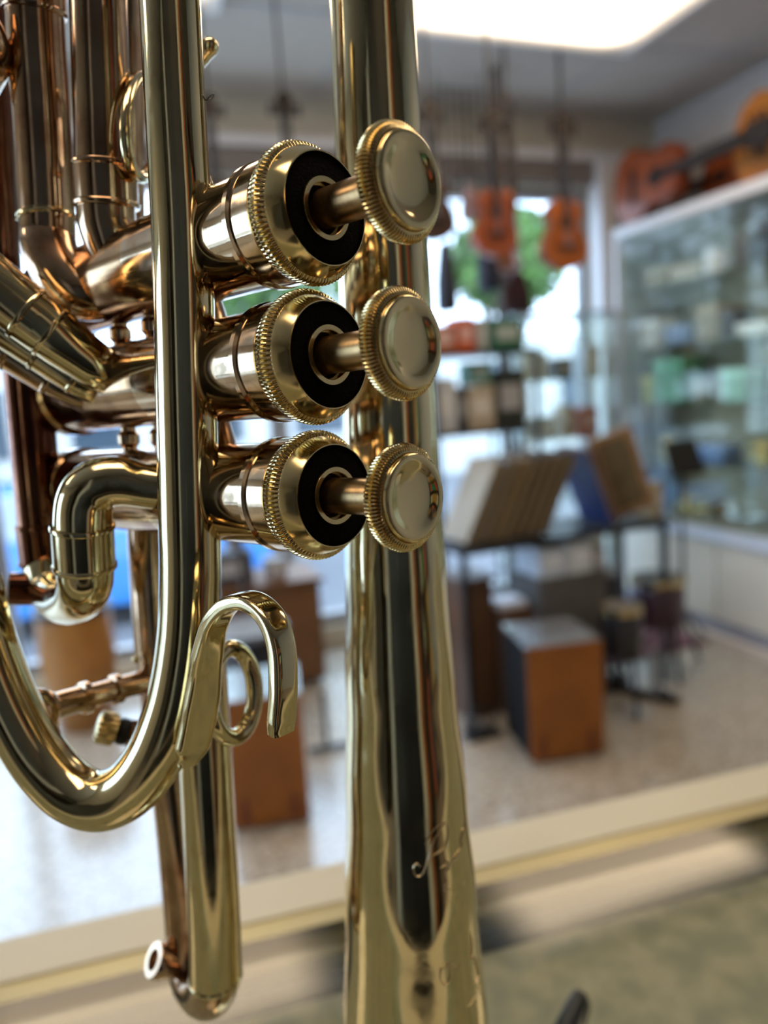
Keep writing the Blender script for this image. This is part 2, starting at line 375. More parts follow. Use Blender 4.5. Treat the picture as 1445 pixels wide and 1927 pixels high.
# --- valves
caps = [(582, 400), (590, 670), (601, 930)]
CD = 0.130
valve_o = []
for vi, (cx, cy) in enumerate(caps):
    c = PP(cx+5, cy+2, CD)                        # centre of the knurled ring
    d = dd(CD, cy)
    bot = -0.088
    cas = MB().lathe(c, nW, [(-0.0035, .0098), (-0.0040, .0107), (-0.0080, .0107), (-0.0084, .0103), (-0.0092, .0103), (-0.0095, .0109), (-0.0106, .0109), (-0.0109, .0102), (-0.014, .0101), (-0.04, .0099), (-0.046, .0099)], seg=72)
    low = MB().lathe(c, nW, [(-0.046, .00975), (bot, .0097)], seg=72)
    low.lathe(c+nW*bot, nW, [(-0.010, .004), (-0.0095, .0085), (-0.006, .0098), (-0.005, .0106), (-0.001, .0106), (0, .0098)], seg=72)
    co = tp('valve_casing', cas, CS)
    tp('lower_casing', low, CR, co)
    # top cap : knurled ring, shoulder, bevelled face, rim
    cp = MB().lathe(c, nW, [(-0.0037, .0098), (-0.0034, .0109), (-0.0026, .0109, .0003), (-0.0018, .0111, .0006), (-0.0006, .01125, .0006), (0.0002, .0110, .0004), (0.0005, .0107), (0.0010, .01065), (0.0033, .00935), (0.0036, .0092), (0.0036, .00900), (0.0028, .0089), (0.0022, .0089), (0.0022, .0040)], ridges=92, close=False)
    tp('valve_cap', cp, BC, co, ang=24)
    ft = MB().lathe(c, nW, [(0.0024, .0050), (0.0030, .0050), (0.0033, .0053), (0.0033, .0085), (0.0031, .0088), (0.0022, .0089)], seg=64, close=False)
    tp('felt_pad', ft, FELT, co)
    hr = MB().lathe(c, nW, [(-0.004, .0042), (0.0037, .0042), (0.0038, .0043), (0.0038, .0051), (0.0036, .0052), (0.002, .0052)], seg=56, close=False)
    tp('cap_bushing', hr, BC, co)
    tp('cap_bore', MB().lathe(c, nW, [(-0.0048, .0046), (-0.0040, .0046)], seg=32), HOLE, co)
    bt = 0.0190                                 # back face of the finger button to the ring
    st = MB().lathe(c, nW, [(-0.0039, .0032), (0.004, .0032), (bt-0.006, .0032), (bt-0.003, .0033), (bt-0.0012, .0040)], seg=48)
    tp('valve_stem', st, BS, co)
    b0 = bt-0.0014; R = .0086
    fb = MB().lathe(c, nW, [(b0-.0004, .0030), (b0-.0003, .0064), (b0, .0075), (b0+.0005, R-.0009, .0003), (b0+.0010, R-.0005, .00065), (b0+.0021, R-.0004, .0008), (b0+.0031, R-.0006, .0006), (b0+.0035, R-.0010, .0002), (b0+.0036, R-.0012), (b0+.0034, R-.0013), (b0+.0036, R-.0014)], ridges=88, close=False)
    tp('finger_button', fb, BC, co, ang=32)
    fp = []
    Rf = R-.0014
    fp = [(b0+.0034, Rf), (b0+.0042, Rf), (b0+.00445, Rf-.0001), (b0+.00455, Rf-.0003), (b0+.00455, Rf-.0008), (b0+.00445, Rf-.0015), (b0+.00415, Rf-.0022), (b0+.0039, Rf-.0031), (b0+.0038, .0028), (b0+.00375, .0015), (b0+.0037, .00002)]
    face = MB().lathe(c, nW, fp, seg=96, close=False)
    tp('button_face', face, BK, co, ang=80)
    valve_o.append((c, co))
def vpt(i, t): return valve_o[i][0]+nW*t
# spacers and knuckles between the valve casings
def baluster(a, b, r, m=RB, name='casing_spacer', parent=None):
    a = Vector(a); b = Vector(b); L = (b-a).length
    mb = MB().lathe(a, b-a, [(0, r*1.5), (L*.12, r*1.4), (L*.2, r*.85), (L*.42, r*.8), (L*.46, r*1.15), (L*.54, r*1.15), (L*.58, r*.8), (L*.8, r*.85), (L*.88, r*1.4), (L, r*1.5)], seg=32)
    return tp(name, mb, m, parent)
for i in (0, 1):
    for t in (-0.052, -0.066):
        baluster(vpt(i, t), vpt(i+1, t), 0.0022)
    # cross tubes between casings, behind
for i in (0, 1):
    a = vpt(i, -0.040) ; b = vpt(i+1, -0.030)
    tp('crossover_tube', MB().sweep([a, a.lerp(b, .5)+Fw*0.004, b], 0.0052, seg=32), RB)

# --- main tuning loop
MD = 0.140
mp = [(312,-160),(320,0),(330,200),(341,400),(347,600),(352,800),(357,1000),(358,1100),(353,1200),(334,1310),(298,1410),(248,1480),(190,1507),(132,1487),(78,1432),(30,1352),(-8,1262),(-42,1150),(-72,1000),(-95,800),(-110,500)]
md = [MD]*8 + [.140,.140,.1405,.1415,.1425,.144,.146,.148,.150,.152,.154,.156,.158]
mw = [114,114,113,113,112,113,114,114,113,112,111,110,110,110,109,109,108,107,106,105,104]
tp('tuning_tube', MB().sweep([PP(x,y,d) for (x,y),d in zip(mp,md)], [rp_(w,d,y) for (x,y),d,w in zip(mp,md,mw)], seg=64), BR)

def tube(name, pts, m, seg=40, sub=8, parent=None):
    """pts: (px, py, depth, width px)"""
    return tp(name, MB().sweep([P(x,y,d) for x,y,d,w in pts], [w/2*d/FPX for x,y,d,w in pts], seg=seg, sub=sub), m, parent)
def ferrule(name, a, b, m, parent=None):
    """a, b: (px, py, d, w) ends of a reinforcing sleeve with beaded edges"""
    A = P(*a[:3]); B = P(*b[:3]); ra = a[3]/2*a[2]/FPX; rb = b[3]/2*b[2]/FPX; L = (B-A).length
    pr = [(0, ra-.0006), (0.0001, ra), (0.0004, ra+.0002), (0.0010, ra+.0002), (0.0013, ra-.0001), (L-.0013, rb-.0001), (L-.0010, rb+.0002), (L-.0004, rb+.0002), (L-.0001, rb), (L, rb-.0006)]
    return tp(name, MB().lathe(A, B-A, pr, seg=56), m, parent)

# --- first valve slide tubes (upper left)
A_tube = tube('slide_tube', [(60,-200,.152,104),(66,30,.158,104),(78,220,.163,102),(89,414,.168,101),(93,468,.168,101),(116,520,.167,100),(152,552,.167,98),(200,556,.168,92)], RB)
ferrule('slide_sleeve', (58,-220,.1515,118), (65,28,.158,113), RB, A_tube)
ferrule('tube_ferrule', (88,408,.168,104), (89,416,.168,104), BR, A_tube)
B_tube = tube('slide_tube', [(180,-200,.146,104),(186,30,.151,104),(192,200,.155,104),(199,390,.159,106),(207,440,.160,104),(226,482,.162,98),(262,500,.166,90)], RB)
ferrule('tube_ferrule', (196,306,.157,120), (201,392,.159,118), RB, B_tube)
tube('return_tube', [(228,-200,.170,70),(232,60,.174,70),(236,260,.178,68),(240,420,.184,64)], RB)
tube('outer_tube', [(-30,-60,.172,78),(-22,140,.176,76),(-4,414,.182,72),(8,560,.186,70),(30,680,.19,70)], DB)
tube('outer_bend', [(-60,20,.15,80),(-30,70,.152,80),(-22,110,.156,80),(-40,150,.16,78)], RB)
# --- third valve slide tubes (diagonal, left)
C1 = tube('slide_tube', [(-70,490,.150,112),(0,548,.153,110),(95,625,.157,104),(170,682,.161,90),(215,712,.165,74),(240,722,.170,62)], BR)
def lerp4(a, b, t): return tuple(x+(y-x)*t for x, y in zip(a, b))
ferrule('tube_ferrule', (44,586,.1548,111), (102,630,.1575,107), BR, C1)
C2 = tube('slide_tube', [(-70,560,.158,80),(0,612,.160,76),(80,668,.163,70),(150,716,.166,64),(205,744,.170,56)], BR)
ferrule('tube_ferrule', (70,660,.1625,74), (150,716,.166,68), BR, C2)
C3 = tube('slide_tube', [(-70,606,.164,66),(0,655,.166,62),(80,708,.169,56),(150,744,.172,50),(200,760,.175,46)], RB)
ferrule('tube_ferrule', (14,664,.1665,66), (100,720,.1695,60), RB, C3)

# --- lower left crook
D = tube('crook_tube', [(330,922,.158,84),(270,914,.157,86),(225,906,.156,94),(187,912,.1555,100),(162,938,.156,104),(156,990,.157,105),(160,1070,.160,103),(160,1098,.162,100),(148,1122,.168,96),(124,1130,.177,90),(100,1112,.186,84),(88,1070,.189,80)], BR)
ferrule('tube_ferrule', (155,985,.157,114), (160,1070,.160,113), BR, D)
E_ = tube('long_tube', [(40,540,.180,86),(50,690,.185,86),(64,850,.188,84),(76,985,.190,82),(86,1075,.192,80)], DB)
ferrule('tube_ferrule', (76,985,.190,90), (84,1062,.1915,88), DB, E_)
# --- low slide bow hanging below
Ft = tube('back_slide_leg', [(282,940,.190,86),(286,1050,.193,86),(300,1240,.197,86),(331,1500,.203,87),(350,1680,.208,87),(358,1790,.210,86),(364,1835,.2085,86),(379,1862,.203,88),(394,1866,.197,92),(403,1846,.192,94),(406,1800,.189,96)], RB)
Fl = tube('front_slide_leg', [(352,960,.168,98),(360,1050,.170,98),(376,1250,.174,98),(391,1500,.180,98),(402,1720,.186,98),(406,1838,.1895,98)], BR)
ferrule('tube_ferrule', (405,1832,.1893,99), (406,1841,.1896,99), BR, Fl)
a = P(352,1815,.2085); b = P(288,1806,.203)
r_ = 0.0044; L = (b-a).length
nip = tp('drain_nipple', MB().lathe(a, b-a, [(0, r_*.9), (L-.0035, r_*.9), (L-.003, r_*1.05), (L-.0004, r_*1.05), (L, r_*.98), (L, r_*.62), (L-.003, r_*.6), (L-.003, .0001)], seg=40, close=False), RB, Ft)
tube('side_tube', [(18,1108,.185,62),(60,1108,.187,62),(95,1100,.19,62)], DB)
# --- brace rod between the loop and the slide leg
a = P(70,1338,.172); b = P(292,1277,.196); L = (b-a).length
r_ = 0.0027
br = tp('slide_brace', MB().lathe(a, b-a, [(0, r_*1.9), (.0008, r_*2.0), (.0016, r_*1.5), (L*.06, r_*1.15), (L*.34, r_*1.15), (L*.35, r_*1.45), (L*.40, r_*1.45), (L*.41, r_*1.05), (L*.60, r_*1.05), (L*.61, r_*1.4), (L*.66, r_*1.4), (L*.67, r_*1.1), (L*.95, r_*1.1), (L, r_*1.8)], seg=40), RB)
a = P(48,1300,.169); b = P(98,1370,.172)
tp('brace_foot', MB().sweep([a, a.lerp(b,.5)+(P(60,1320,.168)-P(50,1328,.168)), b], [(.0016,.0008),(.0036,.0014),(.0016,.0008)], B=(P(100,1300,.17)-P(50,1345,.17)).normalized(), seg=24), RB, br)
# thumb screw
a = P(268,1384,.190); b = P(180,1366,.186); L = (b-a).length
tp('screw_post', MB().lathe(a, b-a, [(0, .0034), (L*.30, .0034), (L*.32, .0026), (L*.4, .0026)], seg=32), RB)
tp('screw_washer', MB().lathe(a, b-a, [(L*.32, .0030), (L*.34, .0033), (L*.50, .0033), (L*.52, .0030)], seg=32), mat('black rubber', (.015,.015,.016), .6))
tp('thumb_screw', MB().lathe(a, b-a, [(L*.50, .002), (L*.54, .0030), (L*.57, .0038), (L*.62, .0036, .0005), (L*.92, .0036, .0005), (L*.97, .0034), (L, .0022)], ridges=18), BC)
tp('small_screw', MB().ball(P(256,1241,.19), .0011), BR)
# --- pinky hook
Bv = (nW.cross(Vector((0,0,1)))).normalized()
hk = [(352,1440,.1480,.0022,.0008),(364,1400,.1475,.0040,.0013),(378,1330,.1450,.0040,.0014),(388,1250,.1410,.0033,.0014),(402,1180,.1365,.0027,.0014),(430,1139,.1325,.0025,.0014),(470,1131,.1292,.0025,.0014),(508,1160,.1265,.0025,.0014),(529,1215,.1250,.0025,.0014),(533,1290,.1248,.0025,.0014),(530,1350,.1255,.0026,.0014),(529,1377,.1260,.0024,.0013)]
tp('finger_hook', MB().sweep([P(x,y,d) for x,y,d,a,b in hk], [(a,b) for x,y,d,a,b in hk], seg=40, sub=8, B=Bv), BR, ang=60)
# ring behind it
rg = []
for i in range(16):
    a = 2*pi*i/16
    rg.append(P(436+43*cos(a), 1304-84*sin(a), .160+.006*cos(a)))
tp('finger_ring', MB().sweep(rg, 0.0019, seg=28, sub=6, closed=True), BR)
baluster(P(372,1304,.166), P(400,1304,.1605), .0016, BR, 'ring_post')
# upper ring
rg = []
for i in range(16):
    a = 2*pi*i/16
    rg.append(P(266+30*cos(a), 240-94*sin(a), .158+.010*cos(a)))
rr = tp('slide_ring', MB().sweep(rg, 0.00125, seg=28, sub=6, closed=True), BR)
tp('ring_mount', MB().lathe(P(180,262,.163), P(245,246,.158)-P(180,262,.163), [(0,.005),(.002,.0055),(.0035,.0053),(.005,.0035),(.0075,.0024)], seg=40), RB, rr)
tube('hook_rod', [(330,190,.158,24),(358,135,.156,27),(382,104,.154,30),(394,88,.153,34),(398,78,.153,26),(400,72,.153,8)], BR)
# --- braces loop <-> casings
for i, (px, py, d) in enumerate([(398, 400, .137), (418, 930, .146)]):
    a = P(px, py, d); tgt = vpt(i*2, -0.018 if i == 0 else -0.020)
    tgt = P(px+75, py-14 if i == 0 else py-2, (d+.004))
    L = (tgt-a).length; r_ = .0021
    bo = tp('casing_brace', MB().lathe(a, tgt-a, [(0,.0040),(.0006,.0040),(.0013,.0026),(.0022,r_),(L*.38,r_*.9),(L*.42,r_*1.35),(L*.58,r_*1.35),(L*.62,r_*.9),(L*.85,r_*1.2),(L,.0034)], seg=36), BR)
    c0 = P(px-6, py-66, d+.001); c1 = P(px-1, py+68, d+.002); mid = P(px-4, py, d)
    tp('brace_flange', MB().sweep([c0, c0.lerp(mid,.4), mid, mid.lerp(c1,.6), c1], [(.0008,.0004),(.0022,.0007),(.0040,.0009),(.0026,.0007),(.0008,.0004)], B=Bv*0.4+Fw, seg=24), BR, bo)
# --- engraving on the bell
def hit_bell(px, py):
    q = ray(px, py); best = None
    for k in range(60):
        d = .13+.09*k/59
        p = CAMP+q*d
        # distance to bell axis polyline
        for i in range(len(bpts)-1):
            a, b = bpts[i], bpts[i+1]; t = (p-a).dot(b-a)/(b-a).length_squared
            if 0 <= t <= 1:
                r = brad[i]+(brad[i+1]-brad[i])*t
                if (p-a.lerp(b, t)).length <= r:
                    lo, hi = d-.09/59, d
                    for _ in range(18):
                        mdp = (lo+hi)/2; pm = CAMP+q*mdp; t2 = (pm-a).dot(b-a)/(b-a).length_squared
                        r2 = brad[i]+(brad[i+1]-brad[i])*t2
                        if (pm-a.lerp(b, t2)).length <= r2: hi = mdp
                        else: lo = mdp
                    return CAMP+q*hi
    return None
strokes = [
 [(792,1632),(784,1626),(778,1634),(782,1648),(792,1648),(800,1634),(808,1606),(818,1580),(832,1556),(845,1542)],
 [(800,1590),(812,1566),(830,1550),(842,1552),(843,1572),(838,1592),(826,1604),(812,1612)],
 [(828,1634),(838,1628),(842,1618),(845,1634),(838,1640),(850,1622),(856,1612),(864,1600)],
 [(848,1622),(856,1618),(862,1606),(868,1592),(872,1560),(866,1584),(872,1570),(876,1540)],
 [(830,1670),(840,1664),(836,1676),(848,1672),(852,1684),(862,1676),(870,1664),(876,1650)],
 [(832,1712),(834,1700),(840,1694),(846,1704),(852,1690),(858,1694),(866,1680),(874,1668)],
 [(836,1692),(846,1688),(850,1700),(858,1690)],
 [(838,1818),(830,1826),(829,1842),(836,1854),(844,1848),(848,1834),(845,1820),(838,1816),(848,1814),(852,1822),(860,1820),(868,1814)],
 [(884,1748),(888,1766),(890,1790),(886,1804),(893,1798),(897,1816),(900,1836),(894,1850),(902,1844),(905,1862)],
 [(884,1790),(892,1806),(898,1800)], [(892,1846),(900,1858),(898,1872)], [(880,1894),(886,1890),(892,1880),(898,1874),(903,1882)],
]
em = MB()
for s_ in strokes:
    pp_ = [hit_bell(x, y) for x, y in s_]
    pp_ = [p for p in pp_ if p is not None]
    if len(pp_) >= 2:
        em.sweep(pp_, [.00005]+[.00016]*(len(pp_)-2)+[.00005], seg=6, sub=6)
tp('engraving', em, EN)
# lint on the tube
lt = MB().sweep([P(352,196,.1195) if False else P(372,190,.136), P(380,184,.134), P(389,188,.133), P(396,180,.132), P(402,177,.132), P(398,186,.133), P(391,187,.133)], .00016, seg=6, sub=5)
tag(obj('lint_thread', lt, mat('white lint', (.75,.74,.72), .9)), 'tiny curled white lint fibre stuck on the front brass tube', 'lint')

# ================================================================== COUNTER
ea = on(0, 1768, 2, COUNTER_Z); eb = on(1445, 1437, 2, COUNTER_Z)
ux = (eb-ea).normalized(); uy = Vector((-ux.y, ux.x, 0))
if uy.y < 0: uy = -uy
org = ea - ux*0.9
MC = Matrix((( ux.x, uy.x, 0, org.x), (ux.y, uy.y, 0, org.y), (0, 0, 1, 0), (0, 0, 0, 1)))
CL = 2.4
counter = thing('display_counter', 'glass topped shop display counter with cream edging and speckled grey shelf under the trumpet', 'counter', (org.x, org.y, 0))
def cb(mb, lo, hi): return mb.box(lo, hi, MC)
CREAM = mat('cream edging', (0.56, 0.54, 0.42), 0.45, var=0.05)
GOLDT = mat('gold anodised trim', (0.42, 0.37, 0.20), 0.4, 0.5, var=0.08)
CARP = mat('speckled grey carpet', (0.27, 0.27, 0.21), 0.9, scale=60, col2=(0.40, 0.37, 0.28), bump=0.4)
DEP = 0.41
obj('top_edging', cb(cb(cb(MB(), (0, -0.034, 1.10), (CL, 0, COUNTER_Z)), (0, -DEP, 1.10), (CL, -DEP+.03, COUNTER_Z)), (0, -DEP+.03, 1.10), (.03, -.034, COUNTER_Z)), CREAM, counter, smooth=False, bevel=.001)
obj('inner_trim', cb(cb(MB(), (0.03, -0.047, 1.104), (CL, -0.034, COUNTER_Z-.001)), (0.03, -.052, 1.104), (CL, -.047, 1.115)), GOLDT, counter, smooth=False)
obj('glass_top', cb(MB(), (0.03, -DEP+.03, COUNTER_Z-.007), (CL, -.047, COUNTER_Z-.001)), GLC, counter, smooth=False)
obj('display_shelf', cb(MB(), (0.02, -DEP+.02, 1.09), (CL, -.02, 1.103)), CARP, counter, smooth=False)
obj('lower_shelf', cb(MB(), (0.02, -DEP+.02, 0.10), (CL, -.02, 0.13)), CARP, counter, smooth=False)
obj('shade_strip', cb(MB(), (0.03, -0.066, 1.103), (CL, -0.053, 1.106)), mat('painted shade strip', (0.03, 0.035, 0.035), .5, var=.3), counter, smooth=False)  # dark band painting in the shade under the top edging
obj('front_glass', cb(MB(), (0.02, -.012, 0.55), (CL, -.006, 1.10)), GLC, counter, smooth=False)
obj('front_panel', cb(MB(), (0, -.018, 0.0), (CL, 0, .55)), mat('counter laminate', (.50,.44,.34), .5, var=.05), counter, smooth=False)
obj('end_panel', cb(MB(), (0, -DEP, 0.0), (.018, -.018, 1.10)), MATS['counter laminate'], counter, smooth=False)
# pen on the counter
pa = P(1096, 1866, .338); pb = P(1030, 2010, .322)
pen = thing('pen', 'tip of a black pen-like rod standing above the counter glass at the bottom', 'pen', tuple(pb))
L = (pb-pa).length
obj('barrel', MB().lathe(pa, pb-pa, [(0,.0012),(.0006,.0028),(.002,.0036),(.006,.0042),(.02,.0050),(L,.0052)], seg=32), mat('black plastic', (.012,.014,.018), .35), pen)
obj('pen_clip', MB().sweep([P(1104,1880,.336), P(1106,1900,.334), P(1098,1930,.330)], .0009, seg=12), MATS['black plastic'], pen)

# ================================================================== DISPLAY CASE ON THE RIGHT WALL
def simple(name, mb, m, label, cat, group=None, bevel=0.0, smooth=False):
    return tag(obj(name, mb, m, smooth=smooth, bevel=bevel), label, cat, group)
CX, CY0, CY1 = 2.87, 0.4, 3.78
case = thing('display_case', 'tall glass fronted wall display case with white frame and cream cupboard doors', 'display case', (CX, CY1, 0))
fr = MB().box((CX, CY0, 2.19), (CX+.05, CY1, 2.245)).box((CX, CY1-.03, .585), (CX+.04, CY1, 2.19)).box((CX, CY0, .585), (CX+.04, CY0+.03, 2.19)).box((CX+.05, CY0, 2.19), (RX-.005, CY1, 2.205))
obj('case_frame', fr, TRIMW, case, smooth=False)
obj('bottom_rail', MB().box((CX-.015, CY0, .53), (CX+.06, CY1, .585)), mat('pale blue grey rail', (.60,.66,.78), .35, var=.03), case, smooth=False)
obj('back_board', MB().box((RX-.03, CY0, .585), (RX-.005, CY1, 2.19)), mat('case back', (.50,.46,.35), .7, var=.1), case, smooth=False)
obj('case_floor', MB().box((CX+.06, CY0, .55), (RX-.03, CY1, .585)), mat('case floor', (.35,.35,.33), .6), case, smooth=False)
for k, (a, b) in enumerate([(CY0+.03, 1.42), (1.44, 2.20), (2.22, 2.99), (3.0, CY1-.03)]):
    obj('glass_panel', MB().box((CX+.012, a, .59), (CX+.018, b, 2.19)), GLC, case, smooth=False)
obj('glass_end', MB().box((CX+.04, CY1-.014, .59), (RX-.03, CY1-.008, 2.19)), GLC, case, smooth=False)
DOORM = mat('cream cupboard door', (.66,.61,.52), .5, var=.04, scale=2)
for a, b in [(CY0, 1.42), (1.44, 2.20), (2.21, 2.985), (2.995, CY1)]:
    obj('cupboard_door', MB().box((CX+.005, a, .105), (CX+.03, b, .52)), DOORM, case, smooth=False, bevel=.003)
obj('cupboard_body', MB().box((CX+.03, CY0, .10), (RX-.005, CY1, .53)), DOORM, case, smooth=False)
obj('toe_kick', MB().box((CX+.02, CY0, 0.03), (RX-.005, CY1, .10)), mat('grey blue kick board', (.30,.30,.36), .5), case, smooth=False)
obj('base_ledge', MB().box((CX-.03, CY0, 0), (RX-.005, CY1, .03)), mat('base ledge', (.58,.50,.43), .5), case, smooth=False)
SH = [.90, 1.23, 1.55, 1.88]
GSH = mat('glass shelf edge', (.45,.62,.58), .1, spec=.8, trans=.6)
for z in SH:
    for a, b in [(CY0+.04, 1.42), (1.44, 2.20), (2.22, 2.99), (3.0, CY1-.03)]:
        obj('glass_shelf', MB().box((CX+.05, a, z), (RX-.035, b, z+.008)), GLC, case, smooth=False)
# contents of the case
GOLDH = mat('shop brass', (.75,.58,.26), .15, 1.0, var=.25)
SILV = mat('shop silver', (.75,.76,.78), .15, 1.0, var=.1)
def horn(y, z, L, label, m, k):
    t = thing('brass_horn' if m is GOLDH else 'silver_horn', label, 'horn', (CX+.22, y, z), 'horns in the wall case')
    x = CX+.22
    path = [(x, y-L*.5, z+.10), (x, y+L*.25, z+.09), (x, y+L*.42, z+.06), (x, y+L*.25, z+.03), (x, y-L*.2, z+.03), (x, y-L*.5, z+.05)]
    obj('horn_tube', MB().sweep(path, [.006,.007,.008,.009,.014,.016], seg=12, sub=5), m, t)
    obj('horn_bell', MB().lathe((x, y-L*.5, z+.05), (0,-1,.12), [(0,.016),(.05,.02),(.09,.032),(.12,.05),(.121,.048),(.09,.03),(0,.014)], seg=24, close=False), m, t)
    v = MB()
    for q in range(3): v.lathe((x-.02, y-L*.06+q*.028, z+.003), (0,0,1), [(0,.010),(.10,.010),(.104,.007),(.125,.005),(.127,.009),(.132,.009)], seg=14)
    obj('valve_block', v, m, t); return t
def sax(y, z, label, m=GOLDH, h=.30):
    t = thing('saxophone', label, 'saxophone', (CX+.2, y, z)); x = CX+.2
    obj('sax_body', MB().sweep([(x, y+.10, z+h), (x, y+.03, z+h+.005), (x, y, z+h-.02), (x, y, z+.12), (x, y-.01, z+.05), (x, y-.05, z+.025), (x, y-.09, z+.06), (x, y-.11, z+.14), (x, y-.12, z+.19)], [.005,.007,.009,.014,.022,.024,.026,.034,.055], seg=18, sub=5), m, t)
    kk = MB()
    for q in range(6): kk.lathe((x-.016, y, z+.09+q*.028), (-1,0,0), [(0,.009),(.006,.009),(.007,.007)], seg=12)
    obj('keys', kk, m, t); return t
def cbox(y, z, w, h, color, label, d=.14, name='box', cat='box'):
    m = mat('card %.2f %.2f %.2f' % color, color, .55, var=.15, scale=14)
    t = thing(name, label, cat, (CX+.2, y, z))
    obj('carton', MB().box((CX+.14, y-w/2, z), (CX+.14+d, y+w/2, z+h)), m, t, smooth=False, bevel=.002)
    obj('lid', MB().box((CX+.137, y-w/2-.003, z+h*.78), (CX+.143+d, y+w/2+.003, z+h+.003)), mat('lid %.2f %.2f %.2f' % color, tuple(min(1, c*1.35+.04) for c in color), .5), t, smooth=False)
    return t
def mug(y, z, color, label, r=.045, h=.10):
    t = thing('mug', label, 'mug', (CX+.15, y, z)); m = mat('glaze %.2f %.2f %.2f' % color, color, .25)
    obj('mug_body', MB().lathe((CX+.15, y, z), (0,0,1), [(0,r*.85),(.005,r),(h,r),(h,r*.9),(.01,r*.85),(.009,.001)], seg=24, close=False), m, t)
    obj('mug_handle', MB().sweep([(CX+.15, y-r*.95, z+h*.8), (CX+.15, y-r*1.6, z+h*.7), (CX+.15, y-r*1.6, z+h*.35), (CX+.15, y-r*.95, z+h*.2)], .006, seg=10), m, t); return t
s0, s1, s2, s3, s4 = .586, .909, 1.239, 1.559, 1.889
cbox(3.60, s4, .18, .11, (.30,.24,.16), 'brown carton at the far end of the top glass shelf')
cbox(3.36, s4, .22, .08, (.42,.34,.25), 'wide tan carton on the top glass shelf of the wall case')
cbox(2.80, s4, .14, .20, (.05,.05,.06), 'black carton on the top glass shelf of the wall case')
mug(3.15, s4, (.75,.76,.80), 'white mug on the top glass shelf', .05, .12)
horn(2.40, s4, .32, 'brass horn on the top glass shelf of the wall case', GOLDH, 0)
cbox(3.66, s3, .13, .16, (.78,.77,.72), 'white carton on the third glass shelf beside the corner post')
cbox(3.42, s3, .20, .10, (.16,.20,.34), 'dark blue carton on the third glass shelf of the case')
cbox(3.20, s3, .16, .18, (.34,.28,.20), 'tall brown carton on the third glass shelf')
cbox(2.90, s3, .20, .06, (.80,.84,.80), 'flat white carton low on the third glass shelf')
cbox(2.66, s3, .14, .20, (.72,.70,.66), 'pale grey carton on the third glass shelf')
horn(2.30, s3, .32, 'brass horn on the third glass shelf of the wall case', GOLDH, 0)
cbox(3.50, s2, .24, .24, (.07,.25,.13), 'large green carton on the second glass shelf')
cbox(3.68, s2, .09, .15, (.45,.45,.10), 'olive yellow carton beside the large green one')
mug(3.24, s2, (.35,.40,.36), 'grey green mug on the second glass shelf', .05, .12)
cbox(3.02, s2, .16, .16, (.42,.72,.62), 'pale turquoise carton on the second glass shelf of the case')
sax(2.80, s2, 'small brass saxophone on the second glass shelf', h=.22)
cbox(2.45, s2, .22, .10, (.55,.52,.46), 'beige carton on the second glass shelf')
horn(3.56, s1, .30, 'brass horn at the far end of the first glass shelf', GOLDH, 0)
cbox(3.17, s1, .18, .09, (.10,.18,.42), 'blue carton on the first glass shelf of the case')
horn(2.88, s1, .34, 'brass horn on the first glass shelf in the middle bay', GOLDH, 0)
sax(2.48, s1, 'brass saxophone on the first glass shelf', h=.24)
cbox(2.18, s1, .16, .14, (.40,.38,.34), 'taupe carton on the first glass shelf')
cbox(3.66, s0, .14, .20, (.12,.22,.40), 'navy carton at the far end of the case floor')
horn(3.42, s0, .26, 'brass horn on the case floor', GOLDH, 0)
horn(3.06, s0, .30, 'silver horn on the case floor', SILV, 0)
sax(2.66, s0, 'brass saxophone standing on the case floor', h=.25)
mug(2.40, s0, (.85,.85,.85), 'white mug on the case floor', .05, .09)
cbox(2.18, s0, .20, .09, (.80,.78,.76), 'long white carton on the case floor')
horn(1.90, s0, .30, 'brass horn at the near end of the case floor', GOLDH, 0)

cbox(2.97, s4, .10, .16, (.10,.08,.06), 'dark brown carton on the top glass shelf of the wall case')
cbox(2.60, s4, .12, .14, (.28,.20,.12), 'brown carton on the top glass shelf beside the black one')
cbox(3.06, s3, .08, .14, (.06,.05,.05), 'narrow black carton on the third glass shelf')
horn(2.12, s2, .26, 'brass horn on the second glass shelf of the wall case', GOLDH, 0)

